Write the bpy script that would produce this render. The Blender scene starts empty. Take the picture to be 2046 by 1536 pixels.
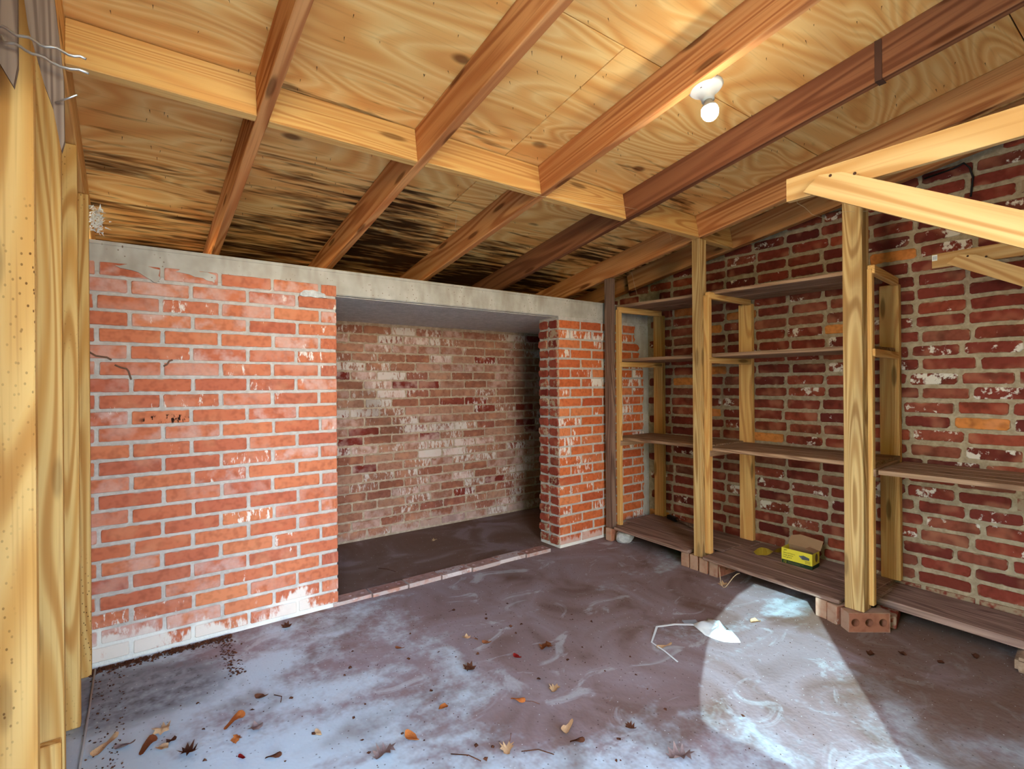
import bpy, bmesh, math, random
from mathutils import Vector, Matrix, noise as mnoise

random.seed(7)
scene = bpy.context.scene
C = scene.collection
R = math.radians

# ------------------------------------------------------------------ camera
cam_d = bpy.data.cameras.new('camera')
cam_d.sensor_width = 36.0
cam_d.lens = 36.0 * 1035.0 / 2046.0
cam_d.clip_start = 0.02
cam = bpy.data.objects.new('camera', cam_d)
C.objects.link(cam)
yaw, roll = R(36.4), R(-0.4)
fw = Vector((math.sin(yaw), math.cos(yaw), 0))
rt = Vector((math.cos(yaw), -math.sin(yaw), 0))
up = Vector((0, 0, 1))
r2 = rt * math.cos(roll) + up * math.sin(roll)
u2 = up * math.cos(roll) - rt * math.sin(roll)
cam.matrix_world = Matrix(((r2.x, u2.x, -fw.x, 0), (r2.y, u2.y, -fw.y, 0), (r2.z, u2.z, -fw.z, 1.124), (0, 0, 0, 1)))
scene.camera = cam

# ------------------------------------------------------------------ sky, sun, exposure
world = bpy.data.worlds.new('sky'); scene.world = world
world.use_nodes = True
wn = world.node_tree
bg = wn.nodes['Background']
sky = wn.nodes.new('ShaderNodeTexSky')
sky.sky_type = 'NISHITA'
sky.sun_disc = False
sky.sun_elevation = R(28)
sky.sun_rotation = math.atan2(-0.8, -0.6)
sky.air_density = 1.0
sky.dust_density = 0.4
wn.links.new(sky.outputs[0], bg.inputs[0])
bg.inputs[1].default_value = 1.3
sun_d = bpy.data.lights.new('sun', 'SUN')
sun_d.energy = 3.9
sun_d.angle = R(0.15)
sun_d.color = (0.52, 0.88, 1.0)
sun = bpy.data.objects.new('sun', sun_d); C.objects.link(sun)
SUN = Vector((0.8, 0.6, -0.5317)).normalized()
sun.rotation_euler = SUN.to_track_quat('-Z', 'Y').to_euler()
sun.location = (-6, -5, 6)
vs = scene.view_settings
vs.view_transform = 'Standard'; vs.look = 'None'; vs.gamma = 1.0; vs.use_curve_mapping = False
vs.exposure = 1.38
scene.cycles.max_bounces = 4
scene.cycles.diffuse_bounces = 3
scene.cycles.glossy_bounces = 1
scene.cycles.transmission_bounces = 1
scene.cycles.caustics_reflective = False
scene.cycles.caustics_refractive = False
BULB_W = 88.0

# ------------------------------------------------------------------ node helpers
def lin(c):
    return tuple((v / 12.92 if v <= 0.04045 else ((v + 0.055) / 1.055) ** 2.4) for v in c)
def rgb(r, g, b):
    return lin((r / 255, g / 255, b / 255)) + (1.0,)

class NT:
    def __init__(s, name):
        s.m = bpy.data.materials.new(name); s.m.use_nodes = True
        s.t = s.m.node_tree; s.n = s.t.nodes; s.b = s.n['Principled BSDF']
        s.b.inputs['Roughness'].default_value = 0.85
        s.b.inputs['Specular IOR Level'].default_value = 0.25
    def new(s, typ, **kw):
        nd = s.n.new(typ)
        for k, v in kw.items(): setattr(nd, k, v)
        return nd
    def link(s, a, b): s.t.links.new(a, b)
    def val(s, sock, v):
        if hasattr(v, 'links') or hasattr(v, 'is_linked'): s.link(v, sock)
        else: sock.default_value = v
    def math(s, op, a, b=None, c=None, clamp=False):
        nd = s.new('ShaderNodeMath', operation=op, use_clamp=clamp)
        s.val(nd.inputs[0], a)
        if b is not None: s.val(nd.inputs[1], b)
        if c is not None: s.val(nd.inputs[2], c)
        return nd.outputs[0]
    def coord(s, which):
        if which == 'World': return s.new('ShaderNodeNewGeometry').outputs['Position']
        return s.new('ShaderNodeTexCoord').outputs[which]
    def rand(s): return s.new('ShaderNodeObjectInfo').outputs['Random']
    def mapv(s, v, scale=(1, 1, 1), loc=(0, 0, 0)):
        nd = s.new('ShaderNodeMapping')
        s.link(v, nd.inputs[0]); nd.inputs['Scale'].default_value = scale; nd.inputs['Location'].default_value = loc
        return nd.outputs[0]
    def offs(s, v, k=37.0):
        r = s.math('MULTIPLY', s.rand(), k)
        cb = s.new('ShaderNodeCombineXYZ')
        for i in range(3): s.link(r, cb.inputs[i])
        ad = s.new('ShaderNodeVectorMath', operation='ADD')
        s.link(v, ad.inputs[0]); s.link(cb.outputs[0], ad.inputs[1])
        return ad.outputs[0]
    def noise(s, v, scale=5, detail=4, rough=0.55, dist=0.0):
        nd = s.new('ShaderNodeTexNoise'); nd.noise_dimensions = getattr(s, 'dim', '3D')
        s.link(v, nd.inputs['Vector']); nd.inputs['Scale'].default_value = scale
        nd.inputs['Detail'].default_value = detail; nd.inputs['Roughness'].default_value = rough
        nd.inputs['Distortion'].default_value = dist
        return nd.outputs[0]
    def flat2(s, v, sx, sy):
        x, y, z = s.sep(v); cb = s.new('ShaderNodeCombineXYZ')
        s.link(s.math('MULTIPLY', x, sx), cb.inputs[0]); s.link(s.math('MULTIPLY', s.math('ADD', y, z), sy), cb.inputs[1])
        return cb.outputs[0]
    def voro(s, v, scale):
        nd = s.new('ShaderNodeTexVoronoi'); nd.voronoi_dimensions = '2D'; s.link(v, nd.inputs['Vector']); nd.inputs['Scale'].default_value = scale
        return nd.outputs['Distance']
    def ss(s, v, lo, hi):
        nd = s.new('ShaderNodeMapRange', interpolation_type='SMOOTHSTEP')
        s.val(nd.inputs[0], v); nd.inputs[1].default_value = lo; nd.inputs[2].default_value = hi
        return nd.outputs[0]
    def ramp(s, v, stops, mode='LINEAR'):
        nd = s.new('ShaderNodeValToRGB'); cr = nd.color_ramp; cr.interpolation = mode
        while len(cr.elements) < len(stops): cr.elements.new(0.5)
        for e, (p, c) in zip(cr.elements, stops): e.position = p; e.color = c
        s.link(v, nd.inputs[0]); return nd.outputs[0]
    def mix(s, f, a, b, mode='MIX'):
        nd = s.new('ShaderNodeMix', data_type='RGBA', blend_type=mode)
        s.val(nd.inputs[0], f); s.val(nd.inputs[6], a); s.val(nd.inputs[7], b)
        return nd.outputs[2]
    def sep(s, v):
        nd = s.new('ShaderNodeSeparateXYZ'); s.link(v, nd.inputs[0]); return nd.outputs
    def bump(s, h, strength=0.4, dist=0.004):
        nd = s.new('ShaderNodeBump'); s.link(h, nd.inputs['Height'])
        nd.inputs['Strength'].default_value = strength; nd.inputs['Distance'].default_value = dist
        s.link(nd.outputs[0], s.b.inputs['Normal'])
    def col(s, c):
        # dry, dusty surfaces: plain diffuse
        d = s.new('ShaderNodeBsdfDiffuse'); s.val(d.inputs['Color'], c)
        if s.b.inputs['Normal'].is_linked: s.link(s.b.inputs['Normal'].links[0].from_socket, d.inputs['Normal'])
        s.link(d.outputs[0], s.n['Material Output'].inputs['Surface']); s.n.remove(s.b)
        return s.m

def flat(name, c, rough=0.8, metal=0.0, spec=0.3):
    t = NT(name); t.b.inputs['Base Color'].default_value = c
    t.b.inputs['Roughness'].default_value = rough; t.b.inputs['Metallic'].default_value = metal
    t.b.inputs['Specular IOR Level'].default_value = spec
    return t.m

# ------------------------------------------------------------------ materials
def wood_mat(name, light, mid, dark, ring=26.0, across=9.0, knots=0.5, specks=0.0, rough=0.75, weather=0.0):
    t = NT(name)
    ob = t.offs(t.coord('Object'))
    n1 = t.noise(t.mapv(ob, (0.55, across, across)), 1.0, 1.0, 0.5)
    rings = t.math('SINE', t.math('MULTIPLY', n1, ring * 2.2))
    rings = t.math('MULTIPLY_ADD', rings, 0.5, 0.5)
    fib = t.noise(t.mapv(ob, (2.5, 140, 140)), 1.0, 1.0, 0.6)
    c = t.ramp(rings, [(0.0, mid), (0.45, light), (0.8, light), (1.0, mid)])
    c = t.mix(t.math('MULTIPLY', t.ss(rings, 0.86, 1.0), 0.35), c, dark)
    big = t.noise(t.mapv(ob, (0.8, 4, 4)), 1.5, 1.0)
    c = t.mix(t.math('MULTIPLY', t.ss(big, 0.45, 0.72), 0.35), c, mid)
    c = t.mix(t.math('MULTIPLY', t.ss(fib, 0.5, 0.75), 0.28), c, dark)
    tone = t.math('MULTIPLY_ADD', t.rand(), 0.24, 0.88)
    cb = t.new('ShaderNodeCombineColor')
    for i in range(3): t.link(tone, cb.inputs[i])
    c = t.mix(1.0, c, cb.outputs[0], 'MULTIPLY')
    if knots:
        kv = t.voro(t.flat2(ob, 1.5, 7.0), 1.0)
        k = t.math('SUBTRACT', 1.0, t.ss(kv, 0.05, 0.11))
        c = t.mix(t.math('MULTIPLY', k, knots), c, rgb(70, 34, 18))
    if specks:
        sv = t.voro(t.flat2(ob, 40, 60), 1.0)
        gate = t.ss(big, 0.5, 0.62)
        k = t.math('MULTIPLY', t.math('SUBTRACT', 1.0, t.ss(sv, 0.08, 0.14)), gate)
        c = t.mix(t.math('MULTIPLY', k, specks), c, rgb(80, 42, 20))
    if weather:
        w = t.ss(t.noise(t.mapv(ob, (1.2, 16, 16)), 1.0, 2.0, 0.65), 0.42, 0.66)
        c = t.mix(t.math('MULTIPLY', w, weather), c, rgb(92, 70, 58))
    t.b.inputs['Roughness'].default_value = rough
    return t.col(c)

W_PINE = wood_mat('pine', rgb(226, 180, 112), rgb(216, 160, 94), rgb(168, 104, 56), knots=0.6)
W_RAFTER = wood_mat('rafter_pine', rgb(206, 144, 90), rgb(186, 118, 70), rgb(126, 66, 38), ring=14, across=8, knots=0.65)
W_RAFTER_RED = wood_mat('rafter_red', rgb(150, 98, 66), rgb(130, 80, 54), rgb(84, 46, 32), ring=14, across=8, knots=0.6)
W_STUD = wood_mat('stud_pine', rgb(224, 182, 116), rgb(206, 152, 84), rgb(158, 98, 50), ring=20, across=7, knots=0.35, specks=0.9)
W_POST = wood_mat('treated_pine', rgb(214, 180, 124), rgb(184, 142, 88), rgb(120, 80, 48), knots=0.45, weather=0.18)
W_GREY = wood_mat('weathered_post', rgb(136, 108, 92), rgb(112, 86, 74), rgb(70, 50, 42), knots=0.15)
W_SHELF = wood_mat('shelf_plank', rgb(178, 142, 112), rgb(150, 114, 88), rgb(96, 68, 52), knots=0.2, weather=0.3)
W_BOTTOM = wood_mat('bottom_plank', rgb(166, 134, 118), rgb(140, 110, 98), rgb(88, 66, 58), knots=0.1, weather=0.35)
W_BRACKET = wood_mat('new_pine', rgb(204, 164, 110), rgb(188, 140, 86), rgb(158, 104, 58), ring=18, across=6, knots=0.3)
W_PICKET = wood_mat('old_picket', rgb(138, 116, 100), rgb(112, 92, 80), rgb(62, 46, 38), knots=0.1)
W_PLANK = wood_mat('siding_plank', rgb(180, 140, 96), rgb(150, 108, 70), rgb(96, 60, 38), knots=0.4)

def ply_mat():
    t = NT('plywood')
    wp = t.coord('World')
    ob = t.offs(t.coord('Object'), 91.0)
    n = t.noise(t.mapv(ob, (0.75, 3.0, 3.0)), 1.0, 1.4, 0.45, 0.5)
    rings = t.math('MULTIPLY_ADD', t.math('SINE', t.math('MULTIPLY', n, 62.0)), 0.5, 0.5)
    fib = t.noise(t.mapv(ob, (5, 110, 110)), 1.0, 1.0, 0.6)
    c = t.ramp(rings, [(0.0, rgb(230, 162, 88)), (0.3, rgb(244, 188, 112)), (0.75, rgb(250, 204, 130)), (1.0, rgb(240, 178, 102))])
    patch = t.noise(t.mapv(ob, (1.0, 3.5, 3.5)), 1.6, 1.0)
    c = t.mix(t.math('MULTIPLY', t.ss(patch, 0.5, 0.7), 0.4), c, rgb(222, 158, 90))
    c = t.mix(t.math('MULTIPLY', t.ss(fib, 0.52, 0.75), 0.16), c, rgb(160, 98, 50))
    kv = t.voro(t.flat2(ob, 1.2, 2.2), 1.0)
    c = t.mix(t.math('MULTIPLY', t.math('MULTIPLY', t.math('SUBTRACT', 1.0, t.ss(kv, 0.022, 0.06)), t.ss(patch, 0.48, 0.56)), 0.75), c, rgb(86, 36, 20))
    # water stains and mould, strongest low down by the eave, running with the grain
    x, y, z = t.sep(wp)
    streak = t.noise(t.mapv(wp, (3.0, 26, 26)), 1.0, 3.0, 0.62)
    blot = t.noise(t.mapv(wp, (1.1, 2.6, 2.6)), 1.0, 1.0)
    low = t.math('MULTIPLY', t.math('SUBTRACT', y, 2.05), 0.2)
    low = t.math('SUBTRACT', low, t.math('MULTIPLY', t.ss(x, 0.5, 0.2), 0.07))
    amt = t.math('ADD', t.math('ADD', streak, t.math('MULTIPLY', t.math('SUBTRACT', blot, 0.5), 0.75)), t.math('MINIMUM', low, 0.2))
    m1 = t.ss(amt, 0.54, 0.70)
    c = t.mix(t.math('MULTIPLY', m1, 0.72), c, rgb(96, 50, 26))
    m2 = t.ss(amt, 0.67, 0.79)
    c = t.mix(t.math('MULTIPLY', m2, 0.85), c, rgb(40, 20, 14))
    return t.col(c)
PLY = ply_mat()

def brick_mat(name, stops, mortar, blen, bht, smear=0.012, white=0.35, wscale=2.2, wcol=rgb(224, 216, 206), damp=0.0, film=0.0, drip=0.0, dark=0.0, rough_amt=0.5, soot=0.0, xsplash=None, scorch=None):
    t = NT(name)
    rn = t.rand(); wp = t.coord('World'); g = t.sep(t.coord('Generated'))
    base = t.ramp(rn, stops)
    ob = t.offs(t.coord('Object'), 53.0)
    det = t.noise(ob, 38, 1.0, 0.6)
    c = t.mix(t.math('MULTIPLY', t.ss(det, 0.4, 0.75), 0.30), base, rgb(90, 40, 26))
    pale = t.noise(ob, 11, 1.0)
    c = t.mix(t.math('MULTIPLY', t.ss(pale, 0.5, 0.75), 0.3), c, rgb(206, 140, 104))
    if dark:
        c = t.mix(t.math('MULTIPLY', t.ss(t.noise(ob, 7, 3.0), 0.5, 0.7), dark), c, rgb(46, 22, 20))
    fine = t.noise(wp, 75, 1.0, 0.6)
    mid = t.noise(wp, 24, 2.0, 0.6)
    # mortar smeared over the brick edges
    ex = t.math('MULTIPLY', t.math('MINIMUM', g[0], t.math('SUBTRACT', 1.0, g[0])), blen)
    ez = t.math('MULTIPLY', t.math('MINIMUM', g[2], t.math('SUBTRACT', 1.0, g[2])), bht)
    e = t.math('ADD', t.math('MINIMUM', ex, ez), t.math('MULTIPLY', t.math('SUBTRACT', mid, 0.5), smear * 2.2))
    sm = t.math('SUBTRACT', 1.0, t.ss(e, -0.001, 0.004))
    c = t.mix(t.math('MULTIPLY', sm, 0.85), c, mortar)
    # white bloom and lime splashes
    px = t.sep(wp)
    big = t.noise(wp, wscale, 2.0, 0.55)
    dist = t.noise(t.mapv(wp, (1, 1, 0.35)) if drip else wp, 46 if drip else 26, 3.0, 0.68)
    w = t.math('ADD', t.math('MULTIPLY', big, 0.55), t.math('MULTIPLY', dist, 0.6))
    w = t.math('ADD', w, t.math('MULTIPLY', t.math('SUBTRACT', t.math('FRACT', t.math('MULTIPLY', rn, 7.31)), 0.5), 0.22))
    if xsplash:
        w = t.math('ADD', w, t.math('MULTIPLY', t.ss(px[0], xsplash[0], xsplash[1]), xsplash[2]))
    wm = t.ss(w, 0.735 - 0.22 * white, 0.80 - 0.2 * white)
    if damp:
        d = t.math('ADD', px[2], t.math('MULTIPLY', t.math('SUBTRACT', t.noise(wp, 5.5, 2.0, 0.6), 0.5), 0.42))
        d = t.math('ADD', d, t.math('MULTIPLY', t.math('SUBTRACT', dist, 0.5), 0.22))
        dm = t.math('MULTIPLY', t.math('SUBTRACT', 1.0, t.ss(d, 0.03, 0.085)), damp)
        wm = t.math('MAXIMUM', wm, dm)
    c = t.mix(t.math('MULTIPLY', wm, 0.88), c, wcol)
    if film:
        f = t.math('ADD', t.math('MULTIPLY', big, 0.5), t.math('MULTIPLY', t.math('FRACT', t.math('MULTIPLY', rn, 3.7)), 0.5))
        fm = t.math('MULTIPLY', t.ss(f, 0.42, 0.72), film)
        fm = t.math('MULTIPLY', fm, t.math('MULTIPLY', t.ss(t.math('ADD', t.math('MULTIPLY', pale, 0.6), t.math('MULTIPLY', mid, 0.45)), 0.42, 0.62), t.math('MULTIPLY_ADD', fine, 1.0, 0.75)))
        c = t.mix(fm, c, rgb(206, 176, 168))
    if scorch:
        ax = t.math('MULTIPLY', t.math('SUBTRACT', px[0], scorch[0]), 0.22); az = t.math('SUBTRACT', px[2], scorch[1])
        rr_ = t.math('SQRT', t.math('ADD', t.math('MULTIPLY', ax, ax), t.math('MULTIPLY', az, az)))
        sc = t.math('MULTIPLY', t.math('SUBTRACT', 1.0, t.ss(rr_, 0.018, 0.024)), t.ss(dist, 0.52, 0.58))
        c = t.mix(sc, c, rgb(40, 26, 22))
    if soot:
        s = t.ss(t.noise(wp, 1.6, 3.0), 0.5, 0.72)
        c = t.mix(t.math('MULTIPLY', s, soot), c, rgb(70, 40, 30))
    t.b.inputs['Roughness'].default_value = 0.9
    return t.col(c)

M_FRONT = rgb(184, 172, 163)
BRICK_FRONT = brick_mat('brick_front', [(0.0, rgb(186, 102, 74)), (0.3, rgb(198, 116, 82)), (0.6, rgb(180, 98, 74)), (0.85, rgb(206, 126, 88)), (1.0, rgb(166, 86, 70))],
                        M_FRONT, 0.205, 0.055, smear=0.006, white=0.02, damp=0.95, film=0.45, scorch=(0.13, 0.985), xsplash=(0.2, 0.9, 0.05), drip=1)
BRICK_PIER = brick_mat('brick_pier', [(0.0, rgb(194, 96, 54)), (0.5, rgb(204, 108, 64)), (0.8, rgb(174, 78, 50)), (1.0, rgb(212, 124, 78))],
                       rgb(206, 182, 156), 0.2, 0.055, smear=0.005, white=0.22, wscale=5, damp=0.5, drip=1)
BRICK_JAMB = brick_mat('brick_jamb', [(0.0, rgb(136, 58, 46)), (0.5, rgb(158, 78, 62)), (1.0, rgb(112, 44, 40))],
                       rgb(160, 136, 112), 0.1, 0.055, smear=0.02, white=0.25, wscale=6, wcol=rgb(176, 152, 126))
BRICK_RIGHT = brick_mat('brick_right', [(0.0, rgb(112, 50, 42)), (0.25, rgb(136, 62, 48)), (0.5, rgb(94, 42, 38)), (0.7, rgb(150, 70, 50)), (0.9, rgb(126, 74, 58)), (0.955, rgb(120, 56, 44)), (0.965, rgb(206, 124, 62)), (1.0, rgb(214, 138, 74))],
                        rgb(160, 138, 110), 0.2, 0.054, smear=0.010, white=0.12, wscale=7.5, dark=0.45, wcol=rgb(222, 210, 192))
BRICK_BACK = brick_mat('brick_back', [(0.0, rgb(150, 100, 80)), (0.3, rgb(162, 114, 94)), (0.6, rgb(142, 88, 70)), (0.86, rgb(168, 124, 104)), (0.93, rgb(126, 52, 42)), (1.0, rgb(110, 42, 36))],
                       rgb(176, 150, 128), 0.2, 0.055, smear=0.016, white=0.55, wscale=2.4, drip=1, film=0.6, soot=0.5, damp=0.35, wcol=rgb(206, 192, 184))
BRICK_SILL = brick_mat('brick_sill', [(0.0, rgb(166, 124, 114)), (1.0, rgb(184, 146, 136))], rgb(176, 158, 152), 0.2, 0.09, smear=0.01, white=0.5, wscale=6, wcol=rgb(196, 180, 176))
BRICK_LOOSE = brick_mat('brick_loose', [(0.0, rgb(150, 92, 72)), (0.5, rgb(166, 108, 84)), (1.0, rgb(134, 84, 70))], rgb(182, 150, 128), 0.19, 0.09, smear=0.004, white=0.1, wscale=6)

def mortar_mat(name, c1, c2, damp=0.0):
    t = NT(name); wp = t.coord('World')
    n = t.noise(wp, 30, 2.0, 0.65); b = t.noise(wp, 3.5, 1.0)
    c = t.mix(t.ss(n, 0.35, 0.7), c1, c2)
    c = t.mix(t.math('MULTIPLY', t.ss(b, 0.5, 0.75), 0.4), c, c2)
    if damp:
        z = t.sep(wp)[2]
        d = t.math('ADD', z, t.math('MULTIPLY', t.math('SUBTRACT', t.noise(wp, 5.5, 2.0, 0.6), 0.5), 0.42))
        c = t.mix(t.math('MULTIPLY', t.math('SUBTRACT', 1.0, t.ss(d, 0.03, 0.14)), damp), c, rgb(222, 216, 208))
    t.bump(t.noise(wp, 90, 1.0, 0.7), 0.7, 0.004)
    return t.col(c)
MORTAR_FRONT = mortar_mat('mortar_front', rgb(174, 164, 156), rgb(192, 182, 174), 0.9)
MORTAR_RIGHT = mortar_mat('mortar_right', rgb(152, 132, 106), rgb(176, 156, 128))
MORTAR_BACK = mortar_mat('mortar_back', rgb(160, 136, 116), rgb(184, 162, 142))

def concrete_mat():
    t = NT('slab_concrete'); wp = t.coord('World')
    n = t.noise(wp, 6, 3.0, 0.6)
    c = t.ramp(n, [(0.25, rgb(158, 148, 136)), (0.5, rgb(178, 170, 160)), (0.75, rgb(196, 188, 178))])
    form = t.noise(t.mapv(wp, (14, 0.9, 4)), 1.0, 2.0, 0.6)
    c = t.mix(t.math('MULTIPLY', t.ss(form, 0.45, 0.7), 0.4), c, rgb(140, 122, 104))
    pits = t.voro(t.flat2(wp, 1, 1), 34)
    c = t.mix(t.math('MULTIPLY', t.math('SUBTRACT', 1.0, t.ss(pits, 0.05, 0.12)), t.ss(n, 0.5, 0.6)), c, rgb(120, 100, 84))
    t.bump(t.noise(wp, 60, 1.0, 0.65), 0.4, 0.003)
    return t.col(c)
CONCRETE = concrete_mat()
SOFFIT_LIT = mortar_mat('soffit_bounce_pale', rgb(204, 196, 184), rgb(224, 216, 206))  # paler than the slab: floor bounce light put into the colour

def floor_mat():
    t = NT('floor_concrete'); wp = t.coord('World'); t.dim = '2D'
    x, y, z = t.sep(wp)
    a = t.noise(wp, 2.2, 3.0, 0.6, 0.6)
    c = t.ramp(a, [(0.25, rgb(122, 98, 94)), (0.45, rgb(144, 122, 120)), (0.62, rgb(156, 138, 140)), (0.8, rgb(136, 116, 114))])
    # pale blue-grey worn bands, lime dust, plus skylight painted in towards the near left
    band = t.noise(t.mapv(wp, (1.0, 1.7, 1.0), (3.1, 0.4, 0)), 1.15, 3.0, 0.6, 0.5)
    near_light = t.math('MULTIPLY', t.math('SUBTRACT', 2.3, y), 0.10)
    left_light = t.math('MULTIPLY', t.ss(x, 1.3, 0.3), 0.2)
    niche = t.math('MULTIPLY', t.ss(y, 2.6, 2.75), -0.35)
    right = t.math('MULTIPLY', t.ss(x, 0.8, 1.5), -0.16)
    s = t.math('ADD', t.math('ADD', band, t.math('ADD', t.math('MAXIMUM', near_light, -0.1), left_light)), t.math('ADD', niche, right))
    n24 = t.noise(wp, 22, 2.0, 0.7)
    s = t.math('ADD', s, t.math('MULTIPLY', t.math('SUBTRACT', n24, 0.5), 0.22))
    c = t.mix(t.math('MULTIPLY', t.ss(s, 0.46, 0.72), 0.85), c, rgb(202, 216, 224))
    wisp = t.noise(t.mapv(wp, (1.3, 2.2, 1)), 3.0, 4.0, 0.66, 0.7)
    c = t.mix(t.math('MULTIPLY', t.ss(t.math('ADD', wisp, t.math('MULTIPLY', niche, 0.6)), 0.58, 0.72), 0.45), c, rgb(202, 206, 210))
    # brown soil staining
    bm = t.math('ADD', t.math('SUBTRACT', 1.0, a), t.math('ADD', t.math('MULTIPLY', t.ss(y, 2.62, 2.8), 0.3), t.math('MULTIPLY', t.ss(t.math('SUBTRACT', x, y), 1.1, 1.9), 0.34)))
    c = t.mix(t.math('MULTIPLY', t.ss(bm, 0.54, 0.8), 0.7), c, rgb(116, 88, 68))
    # dark damp patch against the left wall
    dx = t.math('SUBTRACT', x, 0.02); dy = t.math('SUBTRACT', y, 2.38)
    r = t.math('SQRT', t.math('ADD', t.math('MULTIPLY', dx, dx), t.math('MULTIPLY', t.math('MULTIPLY', dy, dy), 1.7)))
    r = t.math('ADD', r, t.math('ADD', t.math('MULTIPLY', t.math('SUBTRACT', a, 0.5), 0.3), t.math('MULTIPLY', t.math('SUBTRACT', n24, 0.5), 0.12)))
    dm = t.math('SUBTRACT', 1.0, t.ss(r, 0.24, 0.38))
    c = t.mix(t.math('MULTIPLY', dm, t.math('MULTIPLY_ADD', n24, 0.9, 0.15)), c, rgb(84, 70, 70))
    # grit
    sp = t.voro(wp, 23)
    gate = t.ss(n24, 0.46, 0.58)
    c = t.mix(t.math('MULTIPLY', t.math('MULTIPLY', t.math('SUBTRACT', 1.0, t.ss(sp, 0.04, 0.09)), gate), 0.6), c, rgb(72, 52, 46))
    c = t.mix(t.math('MULTIPLY', t.math('MULTIPLY', t.math('SUBTRACT', 1.0, t.ss(sp, 0.03, 0.06)), t.ss(n24, 0.44, 0.40)), 0.7), c, rgb(224, 224, 222))
    t.b.inputs['Roughness'].default_value = 0.72
    t.b.inputs['Specular IOR Level'].default_value = 0.35
    t.bump(t.noise(wp, 55, 1.0, 0.65), 0.3, 0.004)
    return t.col(c)
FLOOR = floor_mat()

def leaf_mat(name, c1, c2, c3):
    t = NT(name); ob = t.offs(t.coord('Object'), 11.0)
    n = t.noise(ob, 60, 4.0, 0.6)
    c = t.ramp(n, [(0.3, c1), (0.52, c2), (0.75, c3)])
    return t.col(c)
L_BROWN = leaf_mat('leaf_brown', rgb(92, 48, 30), rgb(134, 78, 50), rgb(170, 110, 72))
L_TAN = leaf_mat('leaf_tan', rgb(170, 126, 90), rgb(208, 168, 126), rgb(226, 194, 156))
L_ORANGE = leaf_mat('leaf_orange', rgb(140, 70, 34), rgb(184, 104, 52), rgb(206, 138, 84))
L_RED = leaf_mat('leaf_red', rgb(96, 18, 20), rgb(132, 30, 28), rgb(150, 56, 44))
L_DARK = leaf_mat('leaf_dark', rgb(58, 34, 26), rgb(84, 50, 36), rgb(112, 70, 50))
L_GREY = leaf_mat('leaf_grey', rgb(108, 84, 80), rgb(136, 112, 106), rgb(150, 126, 120))
GREEN = leaf_mat('foliage_green', rgb(40, 66, 26), rgb(66, 98, 40), rgb(104, 132, 60))
M_WHITE = flat('porcelain', rgb(196, 196, 190), 0.35, 0, 0.5)
M_PLASTIC = flat('white_plastic', rgb(226, 230, 232), 0.5)
M_RAG = flat('rag_cloth', rgb(224, 228, 230), 0.95)
M_BLACK = flat('black_rubber', rgb(22, 18, 16), 0.6)
M_STEEL = flat('galvanised_wire', rgb(196, 192, 186), 0.35, 0.85, 0.5)
M_RUST = flat('rusty_strap', rgb(92, 62, 48), 0.7, 0.4)
M_NAIL = flat('nail_rust', rgb(70, 40, 24), 0.7, 0.3)
M_COB = flat('cobweb_silk', rgb(214, 190, 150), 0.9)
M_TUFT = flat('mud_dauber_white', rgb(226, 218, 206), 0.95)
M_ROD = flat('rod_grey', rgb(160, 150, 146), 0.6)
M_CORD = flat('twine', rgb(206, 180, 146), 0.9)
M_BOXY = flat('box_yellow', rgb(238, 218, 66), 0.55)
M_BOXG = flat('box_green', rgb(28, 52, 30), 0.55)
M_CARD = flat('cardboard', rgb(166, 128, 94), 0.9)
M_INK = flat('ink_black', rgb(30, 28, 20), 0.6)
M_INKG = flat('ink_grey', rgb(96, 98, 104), 0.6)
M_INKL = flat('ink_lightgrey', rgb(150, 152, 156), 0.6)
M_TAPE = flat('tape_yellow', rgb(222, 190, 70), 0.6)
M_TAG = flat('paper_tag', rgb(226, 220, 206), 0.8)
M_LIME = mortar_mat('lime_lump', rgb(176, 172, 170), rgb(208, 206, 204))
M_BLOCK = mortar_mat('block', rgb(140, 112, 92), rgb(164, 136, 112))
M_SOIL = flat('soil', rgb(112, 82, 66), 0.95)
t = NT('bulb_glass'); em = t.b
em.inputs['Base Color'].default_value = (1, 1, 1, 1)
em.inputs['Emission Color'].default_value = (1.0, 0.93, 0.80, 1)
em.inputs['Emission Strength'].default_value = BULB_W
M_BULB = t.m
t = NT('ground'); wp = t.coord('World')
M_GROUND = t.col(t.ramp(t.noise(wp, 1.5, 5.0), [(0.3, rgb(216, 204, 182)), (0.6, rgb(228, 216, 194)), (0.8, rgb(234, 224, 204))]))

# ------------------------------------------------------------------ mesh helpers
def link(name, me, mat, parent=None, loc=(0, 0, 0), rot=None, kind=None):
    o = bpy.data.objects.new(name, me); C.objects.link(o)
    if mat is not None and me is not None and not me.materials: me.materials.append(mat)
    o.location = loc
    if rot is not None: o.rotation_euler = rot
    if parent is not None:
        o.parent = parent
        o.location = Vector(loc) - Vector(parent['_o'])
    else:
        o['_o'] = tuple(loc)
    if kind: o['kind'] = kind
    return o
def sub(name, me, mat, parent, loc, rot=None, base=None):
    """child of a child: base = world origin of the parent object (unrotated parent)"""
    o = bpy.data.objects.new(name, me); C.objects.link(o)
    if mat is not None and not me.materials: me.materials.append(mat)
    o.parent = parent; o.location = Vector(loc) - Vector(base)
    if rot is not None: o.rotation_euler = rot
    return o
def empty(name, loc):
    o = bpy.data.objects.new(name, None); C.objects.link(o); o.location = loc; o['_o'] = tuple(loc)
    o.empty_display_size = 0.05
    return o
def tag(o, label, cat, group=None):
    o['label'] = label; o['category'] = cat
    if group: o['group'] = group
    return o
def mesh_of(bm, name):
    me = bpy.data.meshes.new(name); bm.normal_update(); bm.to_mesh(me); bm.free(); return me
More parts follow.
